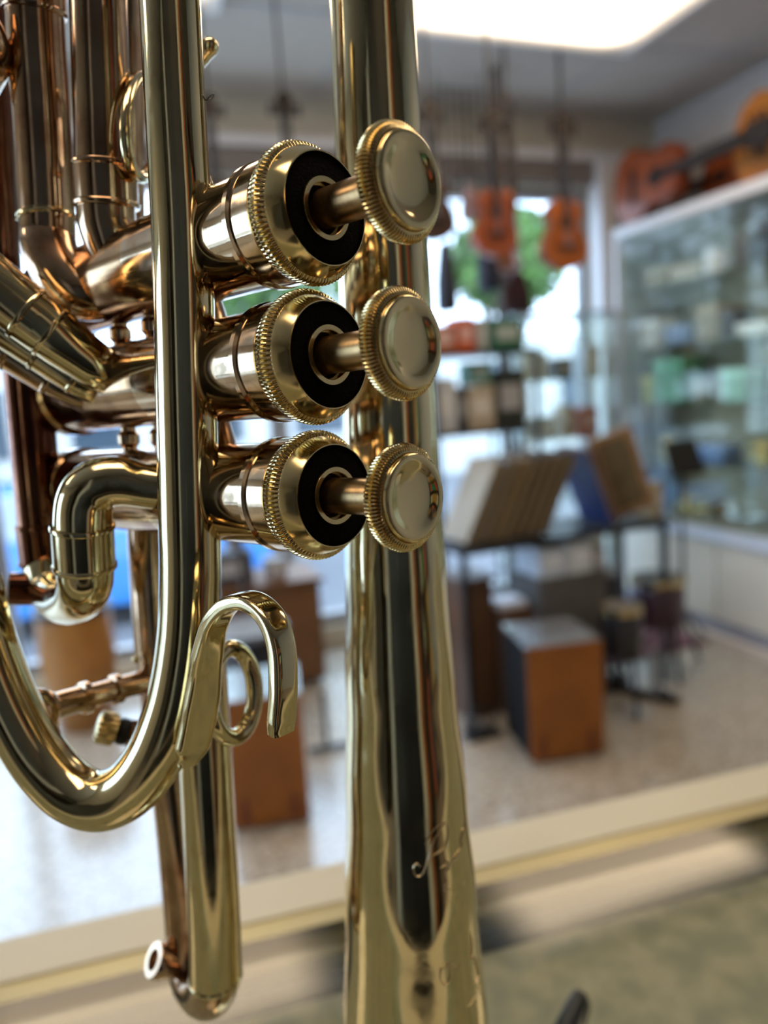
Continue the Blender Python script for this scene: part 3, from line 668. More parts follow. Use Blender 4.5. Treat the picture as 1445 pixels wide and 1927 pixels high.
# ================================================================== GUITARS
def guitar_mesh(root, S, body, dark, face_y=-1, local=True, depth=.10):
    """guitar standing on its end at the root's origin, face towards -Y; S = body length"""
    out = []
    n = 48
    for i in range(n):
        a = 2*pi*i/n
        z = .5-.5*cos(a)                    # 0 bottom .. 1 top
        w = .40*sin(pi*min(1, z/.78)/1.0)**.6 if z < .39 else 0
        # half width profile through lower bout, waist, upper bout
        kp = [(0,0),(.04,.19),(.12,.315),(.27,.385),(.42,.345),(.56,.255),(.64,.235),(.74,.27),(.84,.285),(.93,.22),(.98,.12),(1,.0)]
        for (z0,h0),(z1,h1) in zip(kp, kp[1:]):
            if z0 <= z <= z1:
                t = (z-z0)/(z1-z0); t = t*t*(3-2*t) if 0.04 < z < .96 else t; hw = h0+(h1-h0)*t; break
        out.append((hw*S*(1 if a < pi else -1), z*S))
    D = depth*S*2
    obj('guitar_body', MB().prism(out, 0, D), body, root, local=local, smooth=False, bevel=.004)
    obj('sound_hole', MB().lathe((0,-.0008,S*.66), (0,-1,0), [(0,.10*S),(.001,.10*S)], seg=24), dark, root, local=local)
    obj('bridge', MB().box((-.16*S,-.010,S*.30), (.16*S,-.0005,S*.345)), dark, root, local=local, smooth=False)
    nk = MB().box((-.048*S,-.012,S*.74), (.048*S,-.0005,S*1.0)).box((-.062*S,-.012,S*1.0), (.062*S,.025,S*1.78))
    obj('neck', nk, dark, root, local=local, smooth=False, bevel=.003)
    hd = MB().prism([(-.062*S,1.78*S),(-.10*S,1.84*S),(-.11*S,2.05*S),(-.05*S,2.12*S),(.05*S,2.12*S),(.11*S,2.05*S),(.10*S,1.84*S),(.062*S,1.78*S)], -.004, .016)
    h = obj('headstock', hd, dark, root, local=local, smooth=False)
    for k in range(3 if S > .3 else 2):
        for sx in (-1, 1): obj('tuning_peg', MB().lathe((sx*.10*S,.006,(1.85+.08*k)*S), (sx,0,0), [(0,.006),(.02,.006),(.022,.012),(.034,.012)], seg=10), dark, h, local=True)
    st = MB()
    for k in range(6): st.box(((-.03+.012*k)*S-.0006,-.016,S*.32), ((-.03+.012*k)*S+.0006,-.0145,S*1.8))
    obj('strings', st, SILV, root, local=local, smooth=False)
ORG = mat('orange spruce lacquer', (.30,.078,.007), .5, var=.35, scale=5, coat=.2)
ORD = mat('dark red brown lacquer', (.33,.07,.014), .45, var=.5, scale=5, coat=.25)
AMB = mat('amber lacquer', (.50,.17,.015), .45, var=.3, scale=4, coat=.5)
DKW = mat('dark fingerboard wood', (.014,.009,.007), .7, var=.3)
NKW = mat('brown neck wood', (.045,.020,.013), .7, var=.3)
def hang_guitar(px, py_bot, Y, S, body, neck, label, cat='guitar', name='guitar', rz=0.0, depth=.10):
    b = on(px, py_bot, 1, Y)
    t = thing(name, label, cat, tuple(b)); t.rotation_euler.z = rz
    guitar_mesh(t, S, body, neck, depth=depth)
    top = b.z+2.10*S
    obj('ceiling_hook', MB().lathe((0,.02,2.08*S), (0,0,1), [(0,.008),(CZ-b.z-2.08*S,.008)], seg=10).box((-.03,-.01,2.03*S),(-.022,.03,2.08*S)).box((.022,-.01,2.03*S),(.03,.03,2.08*S)).box((-.03,.015,2.075*S),(.03,.03,2.085*S)), DKW, t, local=True, smooth=False)
    return t
hang_guitar(1068, 508, 3.2, .335, ORG, DKW, 'orange guitar hanging by the white window post, nearest the glass case')
hang_guitar(972, 512, 3.15, .36, ORG, DKW, 'orange guitar hanging beside the dark pole, second from the glass case', rz=.9)
def hang_small(px, py_top, Y, S, m, label, name='ukulele', cat='ukulele'):
    p = on(px, py_top, 1, Y); b = Vector((p.x, p.y, p.z-2.12*S))
    t = thing(name, label, cat, tuple(b)); guitar_mesh(t, S, m, DKW)
    obj('ceiling_hook', MB().lathe((0,.02,2.08*S), (0,0,1), [(0,.006),(CZ-b.z-2.08*S,.006)], seg=10), DKW, t, local=True)
    return t
hang_small(925, 205, 2.85, .27, ORD, 'dark red brown ukulele hanging left of the dark pole')
hang_small(808, 190, 3.0, .26, NKW, 'brown ukulele hanging just beside the brass bell tube')
hang_small(533, 172, 3.0, .28, DKW, 'black ukulele hanging between the two front brass tubes')
hang_small(390, 175, 3.1, .27, NKW, 'brown ukulele hanging behind the front brass tube')
# guitars lying on their sides on top of the case
TOPZ = 2.245
def lie_guitar(y, S, body, label, x, away=True):
    t = thing('guitar', label, 'guitar', (x, y, TOPZ+.386*S))
    guitar_mesh(t, S, body, DKW, depth=.085)
    # neck along +Y (towards the back wall) or -Y, face to the room (-X)
    Mr = Matrix(((0,1,0),(0,0,1),(1,0,0))) if away else Matrix(((0,1,0),(0,0,-1),(-1,0,0)))
    t.rotation_mode = 'QUATERNION'; t.rotation_quaternion = Mr.to_quaternion()
    return t
lie_guitar(3.80, .53, ORD, 'dark red guitar lying on top of the case, in the far corner', 2.895, away=False)
lie_guitar(2.98, .43, ORD, 'dark red guitar on top of the case, deepest against the wall', 3.17)
lie_guitar(3.04, .56, AMB, 'big amber guitar on top of the case, behind a dark guitar neck', 3.02, away=False)

# ================================================================== MERCHANDISE IN FRONT OF THE WINDOW
BLKM = mat('black metal', (.02,.02,.022), .4, .3)
GRYM = mat('grey metal', (.30,.31,.33), .35, .6)
def pole(px, Y, label):
    p = on(px, 500, 1, Y)
    t = thing('display_pole', label, 'pole', (p.x, p.y, 0), 'floor to ceiling display poles')
    obj('pole_tube', MB().lathe((p.x,p.y,.01), (0,0,1), [(0,.017),(CZ-.02,.017)], seg=16), mat('brown metal pole', (.05,.036,.03), .7), t)
    obj('pole_foot', MB().lathe((p.x,p.y,0), (0,0,1), [(0,.07),(.01,.07),(.014,.03)], seg=24), BLKM, t)
pole(947, 3.42, 'dark floor to ceiling pole beside the hanging orange guitars')
pole(398, 3.3, 'dark floor to ceiling pole behind the front brass tube')
# wire grid hung from the ceiling
g = MB(); p0 = on(838, 300, 1, 3.60); p1 = on(925, 300, 1, 3.60)
for i in range(7):
    x = p0.x+(p1.x-p0.x)*i/6; g.box((x-.0025, 3.60, 2.05), (x+.0025, 3.605, 2.88))
for z in (2.05, 2.33, 2.6, 2.88): g.box((p0.x, 3.605, z-.003), (p1.x, 3.61, z+.003))
g.box((p0.x, 3.603, 2.88), (p0.x+.004, 3.607, CZ)).box((p1.x-.004, 3.603, 2.88), (p1.x, 3.607, CZ))
simple('wire_grid', g, BLKM, 'thin vertical wire grid hanging from the ceiling before the window', 'wire grid')
def bag(px0, py0, px1, py1, Y, color, label, hook=True):
    a = on(px0, py0, 1, Y); b = on(px1, py1, 1, Y); w = b.x-a.x; h = a.z-b.z; cx = (a.x+b.x)/2
    t = thing('gig_bag', label, 'bag', (cx, Y, b.z))
    o = [(-.40*w, 0), (.40*w, 0), (.5*w, .1*h), (.46*w, .45*h), (.34*w, .7*h), (.16*w, 1.0*h), (-.16*w, 1.0*h), (-.34*w, .7*h), (-.46*w, .45*h), (-.5*w, .1*h)]
    mb = MB().prism([(x+cx, z+b.z) for x, z in o], Y, Y+.09)
    obj('bag_body', mb, mat('bag %.2f %.2f %.2f' % color, color, .8, var=.3), t, smooth=False, bevel=.012)
    obj('bag_pocket', MB().box((cx-.3*w, Y-.02, b.z+.08*h), (cx+.3*w, Y, b.z+.4*h)), mat('pocket %.2f %.2f %.2f' % color, tuple(c*.7 for c in color), .8), t, smooth=False, bevel=.006)
    obj('hanging_strap', MB().sweep([(cx-.08, Y+.04, b.z+h), (cx, Y+.04, b.z+h+.10), (cx+.08, Y+.04, b.z+h)], .006, seg=8).lathe((cx, Y+.04, b.z+h+.10), (0,0,1), [(0,.003),(CZ-b.z-h-.10,.003)], seg=8), BLKM, t)
bag(826, 452, 866, 585, 3.45, (.03,.035,.055), 'black blue gig bag hanging next to the brass bell tube before the window')
bag(906, 415, 946, 545, 3.5, (.035,.04,.07), 'dark navy gig bag hanging beside the dark pole before the window')
bag(875, 345, 905, 410, 3.72, (.50,.32,.30), 'small pink bag hanging high in the window')
bag(812, 395, 860, 435, 3.68, (.55,.10,.03), 'small orange red bag hanging by the brass bell tube')
# tiered rack with small goods
RXA, RXB = 1.33, 1.86
rack = thing('merchandise_rack', 'dark tiered shop rack crowded with packages in front of the window', 'rack', (1.6, 3.1, 0))
f = MB()
for x in (RXA, RXB-.02):
    for y in (3.0, 3.33): f.box((x, y, 0), (x+.02, y+.02, 1.56))
obj('rack_frame', f, BLKM, rack, smooth=False)
for z in (.30, 1.19, 1.54):
    obj('rack_shelf', MB().box((RXA, 3.0, z), (RXB, 3.35, z+.02)), mat('dark shelf', (.02,.02,.023), .4), rack, smooth=False)
def goods(x0, x1, z, h, color, label, y=3.03, d=.12, name='package', rough=.5):
    t = thing(name, label, 'package', ((x0+x1)/2, y, z))
    m = mat('pack %.2f %.2f %.2f' % color, color, rough, var=.2, scale=20)
    obj('carton', MB().box((x0, y, z), (x1, y+d, z+h)), m, t, smooth=False, bevel=.003)
    obj('package_label', MB().box((x0+(x1-x0)*.15, y-.0015, z+h*.3), (x1-(x1-x0)*.15, y-.0003, z+h*.75)), mat('plab %.2f %.2f %.2f' % color, tuple(min(1, c*.6+.35) for c in color), .6), t, smooth=False)
goods(1.36, 1.46, 1.56, .12, (.50,.16,.08), 'dull orange package on top of the tiered rack')
goods(1.47, 1.56, 1.56, .15, (.62,.11,.02), 'bright orange red package on top of the tiered rack')
goods(1.58, 1.62, 1.56, .14, (.45,.50,.42), 'narrow pale green package on top of the tiered rack')
goods(1.64, 1.80, 1.56, .14, (.02,.13,.07), 'dark green package on top of the tiered rack')
goods(1.35, 1.45, 1.21, .24, (.62,.66,.70), 'pale grey package on the middle shelf of the rack')
goods(1.46, 1.50, 1.21, .20, (.04,.04,.05), 'narrow black package on the middle shelf of the rack')
goods(1.51, 1.64, 1.21, .20, (.48,.40,.28), 'cream package on the middle shelf of the rack')
goods(1.65, 1.80, 1.21, .26, (.03,.035,.03), 'large black package on the middle shelf of the rack', rough=.3)
goods(1.52, 1.64, 1.412, .10, (.02,.16,.10), 'green package stacked on the cream one', y=3.04, d=.10)
# table with leaning song books
tab = thing('display_table', 'low dark table carrying the leaning song books', 'table', (1.75, 2.85, 0))
obj('table_top', MB().box((1.24, 2.62, .74), (2.28, 2.98, .765)), mat('dark shelf', (.02,.02,.023), .4), tab, smooth=False)
for x in (1.25, 2.24):
    for y in (2.64, 2.94): obj('leg', MB().box((x, y, 0), (x+.025, y+.025, .74)), BLKM, tab, smooth=False)
bc = [((.24,.17,.08),'golden tan'),((.13,.15,.17),'grey blue'),((.16,.11,.055),'tan'),((.20,.14,.07),'light ochre'),((.03,.03,.03),'black'),((.07,.055,.04),'brown'),((.10,.085,.07),'taupe'),((.04,.038,.035),'charcoal')]
def book(x, lean, color, label, w=.30, h=.36, th=.035, y=2.66, face=0.0):
    t = thing('song_book', label, 'book', (x, y, .766)); 
    M = Matrix.Translation((x, y, .768+max(0, th*sin(lean)))) @ Matrix.Rotation(lean, 4, 'Y')
    obj('book_cover', MB().box((0,0,0),(.003,w*.8,h),M).box((th-.003,0,0),(th,w*.8,h),M).box((.003,w*.8-.003,0),(th-.003,w*.8,h),M), mat('cover %.2f %.2f %.2f' % color, color, .45, var=.2), t, smooth=False)
    obj('pages', MB().box((.003,.004,.004),(th-.003,w*.8-.003,h-.004),M), mat('paper', tuple(.5+.5*c*.8 for c in (.5,.45,.36)) if False else tuple(c*.8+.01 for c in color), .8), t, smooth=False)
for i, (c, n) in enumerate(bc):
    book(1.28+.050*i, .46, c, '%s song book leaning in the row on the dark table' % n, h=.36)
book(1.99, -.36, (.012,.03,.16), 'deep blue song book leaning on the dark table', th=.03, h=.36)
# framed board leaning the other way
t = thing('framed_board', 'brown framed board leaning beside the blue song book on the table', 'board', (1.90, 2.66, .766))
M = Matrix.Translation((2.135, 2.70, .805)) @ Matrix.Rotation(-.34, 4, 'Y') @ Matrix.Rotation(-.45, 4, 'Z')
obj('frame', MB().box((-.095,0,0),(-.065,.02,.38),M).box((.065,0,0),(.095,.02,.38),M).box((-.065,0,0),(.065,.02,.03),M).box((-.065,0,.35),(.065,.02,.38),M), mat('oak frame', (.34,.19,.08), .5, var=.2), t, smooth=False)
obj('panel', MB().box((-.065,.006,.03),(.065,.016,.35),M), mat('olive board', (.16,.12,.06), .6, var=.3), t, smooth=False)
goods(2.225, 2.275, .766, .16, (.42,.32,.16), 'ochre package at the end of the dark table beside the framed board', y=2.68)
# lower goods
def cart(x0, x1, y, z, h, color, label, d=.2): goods(x0, x1, z, h, color, label, y=y, d=d, name='carton_box')
stool = thing('wooden_stand', 'brown wooden stand beside the brass bell under the table edge', 'stand', (1.35, 2.8, 0))
obj('stand_top', MB().box((1.26, 2.70, .60), (1.43, 2.92, .62)), mat('walnut', (.11,.05,.022), .5, var=.3, scale=6), stool, smooth=False)
obj('stand_body', MB().box((1.275, 2.72, 0), (1.42, 2.90, .60)), MATS['walnut'], stool, smooth=False)
bench = thing('low_shelf_unit', 'grey low shelf unit under the table with white cartons on it', 'shelf unit', (1.75, 2.5, 0))
obj('unit_body', MB().box((1.61, 2.66, 0), (1.95, 2.90, .58)), mat('grey unit', (.13,.12,.11), .6, var=.2), bench, smooth=False)
cart(1.615, 1.75, 2.66, .582, .13, (.62,.70,.80), 'pale blue white carton on the left of the low shelf unit')
cart(1.76, 1.88, 2.66, .582, .14, (.70,.75,.80), 'white carton in the middle of the low shelf unit')
cart(1.89, 1.95, 2.66, .582, .10, (.35,.33,.34), 'grey carton on the right of the low shelf unit')
bx = thing('paper_tray', 'small brown box with white papers behind the glossy topped box', 'box', (1.52, 2.78, 0))
obj('tray_box', MB().box((1.445, 2.70, 0), (1.60, 2.86, .46)), mat('brown box', (.16,.08,.04), .6, var=.2), bx, smooth=False)
obj('papers', MB().box((1.45, 2.71, .461), (1.58, 2.84, .49)), mat('white paper', (.80,.80,.85), .5), bx, smooth=False)
# glass tower
TX0, TX1, TY0, TY1 = 2.02, 2.66, 3.48, 3.80
tw = thing('glass_tower', 'free standing glass display tower between the window and the wall case', 'display tower', (2.34, 3.64, 0))
f = MB()
for x in (TX0, TX1-.015):
    for y in (TY0, TY1-.015): f.box((x, y, .10), (x+.015, y+.015, 1.745))
f.box((TX0, TY0, 1.745), (TX1, TY0+.02, 1.765)).box((TX0, TY1-.02, 1.745), (TX1, TY1, 1.765)).box((TX0, TY0+.02, 1.745), (TX0+.015, TY1-.02, 1.765)).box((TX1-.015, TY0+.02, 1.745), (TX1, TY1-.02, 1.765))
obj('tower_frame', f, mat('steel blue frame', (.32,.38,.42), .35, .4), tw, smooth=False)
obj('tower_base', MB().box((TX0-.01, TY0-.01, 0), (TX1+.01, TY1+.01, .10)), mat('dark base', (.06,.06,.07), .5), tw, smooth=False)
obj('tower_glass', MB().box((TX0+.015, TY0+.004, .11), (TX1-.015, TY0+.009, 1.74)).box((TX0+.004, TY0+.015, .11), (TX0+.009, TY1-.015, 1.74)).box((TX1-.009, TY0+.015, .11), (TX1-.004, TY1-.015, 1.74)), GLC, tw, smooth=False)
for z in (.40, .74, 1.08, 1.40):
    obj('tower_shelf', MB().box((TX0+.016, TY0+.016, z), (TX1-.016, TY1-.016, z+.008)), GLC, tw, smooth=False)
def tgoods(x0, x1, z, h, c, lb): goods(x0, x1, z+.0085, h, c, lb, y=3.56)
tgoods(2.10, 2.26, 1.40, .16, (.72,.80,.80), 'pale turquoise package on the highest shelf of the glass tower')
tgoods(2.32, 2.42, 1.40, .12, (.05,.05,.06), 'black package on the highest shelf of the glass tower')
tgoods(2.50, 2.60, 1.40, .18, (.62,.68,.74), 'pale blue package on the highest shelf of the glass tower')
tgoods(2.10, 2.30, 1.08, .13, (.62,.72,.80), 'ice blue package on the third shelf of the glass tower')
tgoods(2.36, 2.42, 1.08, .18, (.40,.30,.20), 'brown package on the third shelf of the glass tower')
tgoods(2.46, 2.58, 1.08, .16, (.42,.10,.07), 'brick red package on the third shelf of the glass tower')
tgoods(2.12, 2.30, .74, .14, (.66,.68,.72), 'grey white package on the second shelf of the glass tower')
tgoods(2.40, 2.60, .74, .18, (.58,.64,.72), 'wide blue grey package on the second shelf of the glass tower')
tgoods(2.20, 2.36, .40, .16, (.48,.40,.30), 'beige package on the lowest shelf of the glass tower')
tgoods(2.44, 2.60, .40, .20, (.70,.68,.60), 'cream package on the lowest shelf of the glass tower')

# ================================================================== FLOOR ITEMS
CAJ = mat('orange plywood', (.30,.095,.010), .45, var=.25, scale=5, coat=.1)
CAB = mat('black top with painted sheen', (.15,.17,.19), .25, coat=1.0, ior=1.8)  # grey-blue colour stands in for the window's reflection on the black top
CAS = mat('charcoal side', (.010,.010,.012), .85, var=.2, spec=.2)
def cajon(pf, pr, h, d, label, dirv=None):
    """pf, pr: floor points of the front face's left and right corners"""
    ux = (pr-pf); w = ux.length; ux.normalize(); uy = Vector((-ux.y, ux.x, 0))
    t = thing('cajon', label, 'drum box', tuple(pf))
    M = Matrix(((ux.x, uy.x, 0, pf.x), (ux.y, uy.y, 0, pf.y), (0,0,1,0), (0,0,0,1)))
    obj('front_board', MB().box((0,0,.012),(w,.006,h-.004),M), CAJ, t, smooth=False, bevel=.001)
    obj('drum_shell', MB().box((.002,.006,.012),(w-.002,d,h-.012),M), CAS, t, smooth=False)
    obj('seat_top', MB().box((0,.006,h-.012),(w,d,h),M), CAB, t, smooth=False, bevel=.003)
    for x in (.03, w-.03):
        for y in (.03, d-.03):
            q = M @ Vector((x, y, 0)); obj('rubber_foot', MB().lathe(q, (0,0,1), [(0,.015),(.012,.015)], seg=12), BLKM, t)
    for x in (.05, w-.05):
        q = M @ Vector((x, -.0005, .07)); obj('front_emblem', MB().prism([(-.018,0),(.018,0),(.006,.09),(-.006,.09)], -.001, .0, M @ Matrix.Translation((x, 0, .03))), mat('burnt mark', (.13,.03,.012), .5), t, smooth=False)
    return t
cajon(on(1000,1440,2,0), on(1138,1420,2,0), .455, .30, 'orange fronted box drum with glossy black top, standing alone on the open floor')
cajon(on(438,1568,2,0), on(586,1546,2,0), .455, .30, 'orange fronted box drum seen between the finger hook and the brass bell')
# music stand base lying by the cajon
def rod(mb, a, b, r): return mb.lathe(a, Vector(b)-Vector(a), [(0,r),((Vector(b)-Vector(a)).length,r)], seg=12)
t = thing('pedal_stand', 'low black metal stand with two upright posts on the floor right of the box drum', 'stand', (1.98, 2.66, 0))
a = on(1150,1292,2,.02); b = on(1275,1318,2,.02)
obj('base_bar', rod(MB(), a, b, .02), BLKM, t)
p = on(1162,1294,2,.03); obj('upright_post', rod(MB(), p, p+Vector((-.03,.02,.30)), .012), BLKM, t)
p = on(1232,1308,2,.03); obj('upright_post', rod(MB(), p, p+Vector((0,0,.21)), .016), GRYM, t)
p = on(1162,1296,2,0); obj('foot_block', MB().box((p.x-.05,p.y-.04,0),(p.x+.04,p.y+.04,.07)), BLKM, t, smooth=False, bevel=.01)
obj('cross_bar', rod(MB(), b, b+Vector((.02,.16,0)), .012), BLKM, t)
# small black pedal left of cajon
p = on(915,1385,2,0)
t = thing('foot_pedal', 'small black foot pedal on the floor at the left foot of the lone box drum', 'pedal', (p.x, p.y, 0))
obj('pedal_base', MB().box((p.x-.09,p.y-.03,0),(p.x+.06,p.y+.05,.02)), BLKM, t, smooth=False, bevel=.004)
obj('pedal_plate', MB().box((-.05,-.03,0),(.05,.03,.01), Matrix.Translation((p.x-.03,p.y+.01,.06)) @ Matrix.Rotation(.5,4,'Y')), GRYM, t, smooth=False)
obj('pedal_arch', MB().sweep([(p.x-.08,p.y,.02),(p.x-.08,p.y,.10),(p.x-.02,p.y,.12),(p.x+.04,p.y,.10),(p.x+.04,p.y,.02)], .007, seg=10), BLKM, t)
# dark drum hardware behind the lone cajon
def drum(name, c, r, h, m1, m2, label, z0=.0, tilt=0, legs=True):
    t = thing(name, label, 'drum', tuple(c))
    c = Vector(c); ax = Vector((0, -sin(tilt), cos(tilt)))
    o = c+Vector((0,0,z0))
    obj('drum_shell', MB().lathe(o, ax, [(0,r*.96),(h*.04,r),(h*.96,r),(h,r*.96)], seg=40), m1, t)
    obj('drum_head', MB().lathe(o+ax*h, ax, [(0,r*.96),(.004,r*.95)], seg=40), mat('drum head', (.14,.12,.10), .5), t)
    obj('hoop', MB().lathe(o+ax*(h-.02), ax, [(0,r),(0,r*1.04),(.025,r*1.04),(.025,r*.97)], seg=40, close=False), m2, t)
    if legs:
        for k in range(3):
            l = MB(); a = 2*pi*k/3+.4; rod(l, o+Vector((cos(a)*r, sin(a)*r, h*.3)), (c.x+cos(a)*r*1.35, c.y+sin(a)*r*1.35, .012), .009)
            obj('drum_leg', l, BLKM, t)
    return t
p = on(1010,1215,2,0)
drum('floor_drum', (1.90,2.50,0), .085, .20, mat('black shell', (.015,.015,.02), .3, coat=.5), GOLDH, 'small black drum with brass hoop standing behind the lone box drum', z0=.26)
drum('floor_drum', (2.30,2.75,0), .12, .22, mat('plum shell', (.05,.02,.035), .3, coat=.5), GOLDH, 'dark plum drum near the foot of the glass tower', z0=.25)
drum('floor_drum', (2.36,3.25,0), .09, .20, MATS['black shell'], GRYM, 'small black drum with grey hoop before the glass tower', z0=.20)
t = thing('music_stand', 'black folding music stand behind the box drum by the wall case', 'music stand', (2.62, 2.95, 0))
l = MB(); rod(l, (2.62,2.95,.10), (2.62,2.95,.95), .010)
for k in range(3):
    a = 2*pi*k/3+.2; rod(l, (2.62,2.95,.22), (2.62+cos(a)*.2, 2.95+sin(a)*.2, .01), .008)
obj('stand_post', l, BLKM, t)
obj('desk', MB().box((-.10,-.004,-.08),(.10,.004,.10), Matrix.Translation((2.62,2.93,.98)) @ Matrix.Rotation(-.4,4,'X')), BLKM, t, smooth=False)
simple('floor_mat', MB().box((2.02,2.95,0),(2.78,3.42,.012)), mat('plum mat', (.20,.09,.11), .9, var=.3, scale=20), 'plum coloured mat on the floor at the foot of the wall case', 'mat')
# left side : conga, cabinet, things on it
p = on(143,1290,2,0)
t = thing('conga_drum', 'tapered orange brown wooden drum standing by the window at the left', 'drum', (p.x, 3.55, 0))
q0 = on(140,1285,1,3.5); 
cg = Vector((on(143,1200,1,3.55).x, 3.55, 0))
obj('drum_shell', MB().lathe(cg, (0,0,1), [(0,.115),(.01,.125),(.20,.15),(.36,.165),(.50,.16),(.56,.155)], seg=48), mat('honey wood', (.40,.17,.03), .4, var=.25, scale=4, coat=.3), t)
obj('drum_hoop', MB().lathe(cg+Vector((0,0,.53)), (0,0,1), [(0,.158),(0,.166),(.03,.166),(.03,.150)], seg=48, close=False), BLKM, t)
obj('drum_head', MB().lathe(cg+Vector((0,0,.555)), (0,0,1), [(0,.154),(.005,.15)], seg=48), MATS['drum head'], t)
a = on(505,1260,2,0)
cbn = thing('low_cabinet', 'low brown wooden cabinet behind the finger hook near the window', 'cabinet', (.62, 3.5, 0))
obj('cabinet_body', MB().box((.30,3.45,.03),(.86,3.80,.52)), mat('brown veneer', (.19,.085,.03), .5, var=.25, scale=4), cbn, smooth=False)
obj('cabinet_top', MB().box((.28,3.43,.52),(.88,3.82,.545)), MATS['brown veneer'], cbn, smooth=False)
obj('cabinet_door', MB().box((.31,3.438,.05),(.57,3.45,.50)), MATS['brown veneer'], cbn, smooth=False)
obj('cabinet_door', MB().box((.59,3.438,.05),(.85,3.45,.50)), MATS['brown veneer'], cbn, smooth=False)
goods(.36, .56, .546, .16, (.05,.05,.06), 'black package on the low brown cabinet', y=3.5)
goods(.62, .72, .546, .10, (.30,.28,.28), 'small grey package on the low brown cabinet', y=3.5)
drum('floor_drum', (.44,3.02,0), .15, .20, MATS['black shell'], GRYM, 'black drum standing before the low brown cabinet', z0=.28)
t = thing('keyboard_stand', 'thin black floor stand on the floor beside the brass bell', 'stand', (.72, 2.75, 0))
l = MB(); a = on(582,1412,2,.02); b = on(660,1398,2,.02); rod(l, a, b, .012); rod(l, a+Vector((.08,.03,0)), a+Vector((.08,.03,.22)), .010)
obj('stand_bar', l, mat('dark green metal', (.03,.05,.06), .4), t)
# added furnishings behind the camera, unseen, only giving the brass something to reflect
for x0, x1, c, n, lb in [(-1.0, .34, (.012,.012,.013), 'black', 'wide tall black cabinet added out of view behind the counter for brass reflections'),
                         (.38, .60, (.52,.47,.38), 'cream', 'narrow tall cream cabinet added out of view behind the counter for brass reflections'),
                         (.64, .74, (.45,.12,.02), 'orange', 'narrow tall orange cabinet added out of view behind the counter for brass reflections'),
                         (.78, 1.12, (.03,.022,.018), 'dark brown', 'tall dark brown cabinet added out of view behind the counter for brass reflections'),
                         (-1.34, -1.04, (.36,.36,.34), 'grey', 'tall grey cabinet added out of view behind the counter for brass reflections')]:
    rk = thing('reflection_cabinet', lb, 'cabinet', ((x0+x1)/2, -1.55, 0)); cm_ = mat('cabinet '+n, c, .45, var=.1)
    obj('cabinet_body', MB().box((x0,-1.75,0),(x1,-1.35,2.3)), cm_, rk, smooth=False)
    xm = (x0+x1)/2
    for a, b in ([(x0+.01, xm-.004), (xm+.004, x1-.01)] if x1-x0 > .5 else [(x0+.01, x1-.01)]):
        d_ = obj('cabinet_door', MB().box((a,-1.35,.05),(b,-1.33,2.25)), cm_, rk, smooth=False, bevel=.003)
        obj('door_handle', MB().box((b-.04,-1.33,1.0),(b-.03,-1.31,1.15)), GRYM, d_, smooth=False)
simple('reflection_mat', MB().box((-1.2,-1.25,0),(2.4,-.15,.012)), mat('black mat', (.02,.02,.02), .9, var=.3), 'black mat added out of view behind the counter as a dark reflection in the bell', 'mat')  # made-up mat, a dark field for the bell to reflect
rk = thing('reflection_shelf', 'dark wooden shelf added out of view behind the counter for brass reflections', 'shelf', (2.0, -1.9, 0))  # made-up shelf, its coloured drawers vary the reflections in the brass
f = MB().box((1.2,-2.15,0),(1.23,-1.75,2.1)).box((2.9,-2.15,0),(2.93,-1.75,2.1)).box((1.23,-2.17,0),(2.9,-2.15,2.1))
obj('shelf_frame', f, MATS['walnut'], rk, smooth=False)
for z in (.1,.6,1.1,1.6,2.07): obj('shelf_board', MB().box((1.23,-2.15,z),(2.9,-1.75,z+.03)), MATS['walnut'], rk, smooth=False)
rn_ = random.Random(2); cl_ = [((.55,.12,.04),'red'),((.60,.55,.42),'cream'),((.05,.07,.12),'navy'),((.05,.22,.12),'green'),((.5,.3,.08),'ochre')]
for zi, z in enumerate((.13,.63,1.13,1.63)):
    for k in range(4):
        c, n = cl_[(k*2+zi) % 5]; x0 = 1.25+.41*k
        obj('drawer', MB().box((x0,-2.05,z+.002), (x0+.38,-1.76,z+.34)), mat('drawer '+n, c, .5, var=.15), rk, smooth=False, bevel=.004)
rk = thing('reflection_rack', 'dark rack added out of view at the side wall for brass reflections', 'rack', (-2.4, -.8, 0))  # made-up dark mass at the side, there for the brass to mirror
obj('rack_body', MB().box((-3.5,-1.6,0),(-1.9,-1.2,2.0)), mat('dark rack', (.03,.025,.02), .5), rk, smooth=False)

# ================================================================== OUTSIDE
def leafmat(c): return mat('leaf %.2f %.2f %.2f' % c, c, .6, var=.5, scale=3)
def tree(x, y, h, r, c, label, seed):
    rn = random.Random(seed); t = thing('tree', label, 'tree', (x, y, -.65))
    tr = MB().sweep([(x,y,-.65),(x+.1,y,h*.3),(x,y+.1,h*.7)], [.16,.12,.07], seg=12)
    for k in range(6):
        a = rn.random()*6.28; tr.sweep([(x,y,h*.35),(x+cos(a)*r*.4,y+sin(a)*r*.4,h*.55),(x+cos(a)*r*.7,y+sin(a)*r*.7,h*.8)], [.06,.04,.02], seg=8)
    obj('trunk', tr, mat('bark', (.10,.07,.05), .9, var=.3), t)
    vs = []; fs = []
    for k in range(2600):
        a = rn.random()*2*pi; u_ = rn.uniform(-1,1); q = rn.random()**.4*r
        cpt = Vector((x+q*cos(a)*sqrt(1-u_*u_), y+q*sin(a)*sqrt(1-u_*u_), h*.75+q*u_*.8))
        n = Vector((rn.gauss(0,1), rn.gauss(0,1), rn.gauss(0,1))).normalized(); e1 = n.orthogonal().normalized(); e2 = n.cross(e1); z = rn.uniform(.06,.12)
        i = len(vs); vs += [cpt-e1*z, cpt-e2*z*.5, cpt+e1*z, cpt+e2*z*.5]; fs.append((i,i+1,i+2,i+3))
    obj('foliage', MB().add(vs, fs), leafmat(c), t, smooth=False)
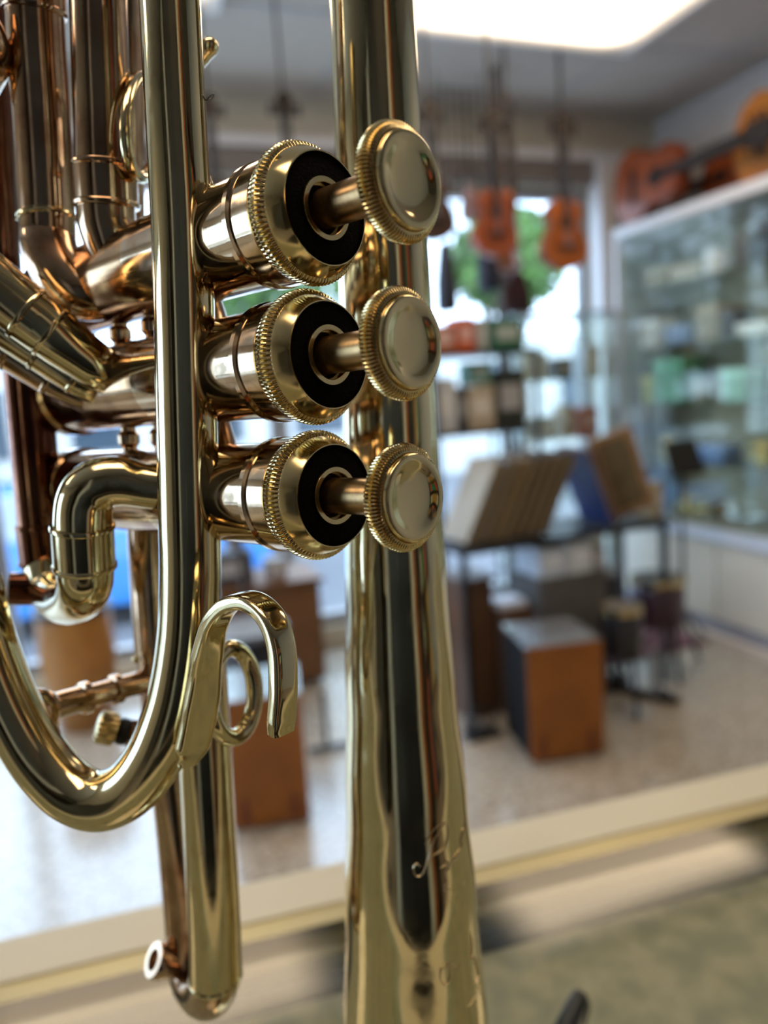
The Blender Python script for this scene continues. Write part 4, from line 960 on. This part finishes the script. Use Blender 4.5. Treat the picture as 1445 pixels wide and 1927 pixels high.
tree(5.35, 9.3, 4.1, .85, (.16,.30,.07), 'green leafy street tree outside behind the hanging orange guitars', 3)
tree(1.9, 9.4, 3.8, 1.3, (.14,.26,.06), 'green leafy street tree outside behind the valves', 4)
tree(-3.4, 10.5, 3.6, 1.8, (.14,.26,.06), 'green leafy street tree outside at the far left', 5)
bd = thing('building', 'pale building across the street seen through the shop window', 'building', (3, 17, -.7))
obj('building_wall', MB().box((-9,17,-.7),(14,20,2.6)), mat('pale render', (.62,.60,.56), .8, var=.1, scale=1), bd, smooth=False)
for k in range(9): obj('building_window', MB().box((-8+2.4*k,16.96,.6),(-6.8+2.4*k,17,2.0)), mat('street glass', (.05,.07,.09), .1), bd, smooth=False)
def car(x, y, c, label):
    t = thing('car', label, 'car', (x, y, -.7)); z = -.7
    body = [(-2.1,.28),(-2.15,.55),(-1.95,.80),(-1.2,.92),(-.55,.95),(1.1,.95),(1.9,.88),(2.12,.62),(2.12,.30),(1.75,.22),(1.6,.45),(1.3,.55),(1.0,.45),(.88,.22),(-.85,.22),(-1.0,.45),(-1.3,.55),(-1.6,.45),(-1.75,.22)]
    obj('car_body', MB().prism([(px+x, pz+z) for px, pz in body], y, y+1.7), mat('car paint %.2f' % c[0], c, .25, coat=.8), t, smooth=False, bevel=.03)
    cab = [(-1.15,.93),(-.55,1.40),(.75,1.42),(1.5,.94)]
    obj('car_cabin', MB().prism([(px+x, pz+z) for px, pz in cab], y+.12, y+1.58), mat('car glass', (.45,.50,.54), .1), t, smooth=False, bevel=.03)
    obj('car_roof', MB().prism([(x-.6,1.39+z),(x-.55,1.44+z),(x+.75,1.46+z),(x+.82,1.40+z)], y+.14, y+1.56), MATS['car paint %.2f' % c[0]], t, smooth=False, bevel=.02)
    for wx in (-1.3, 1.3):
        for wy in (y+.02, y+1.48):
            wl = obj('wheel', MB().lathe((x+wx, wy, z+.31), (0,1,0), [(0,.20),(0,.29),(.02,.31),(.18,.31),(.2,.29),(.2,.20)], seg=28), mat('tyre', (.02,.02,.02), .8), t)
            obj('hub_cap', MB().lathe((x+wx, wy-.004, z+.31), (0,1,0), [(0,.05),(.0,.18),(.012,.20)], seg=24), SILV, wl)
car(-.7, 7.6, (.02,.22,.62), 'bright blue car parked outside at the left')

bag(948, 505, 1004, 592, 3.62, (.05,.02,.03), 'dark maroon bag hanging low by the dark pole in front of the window')
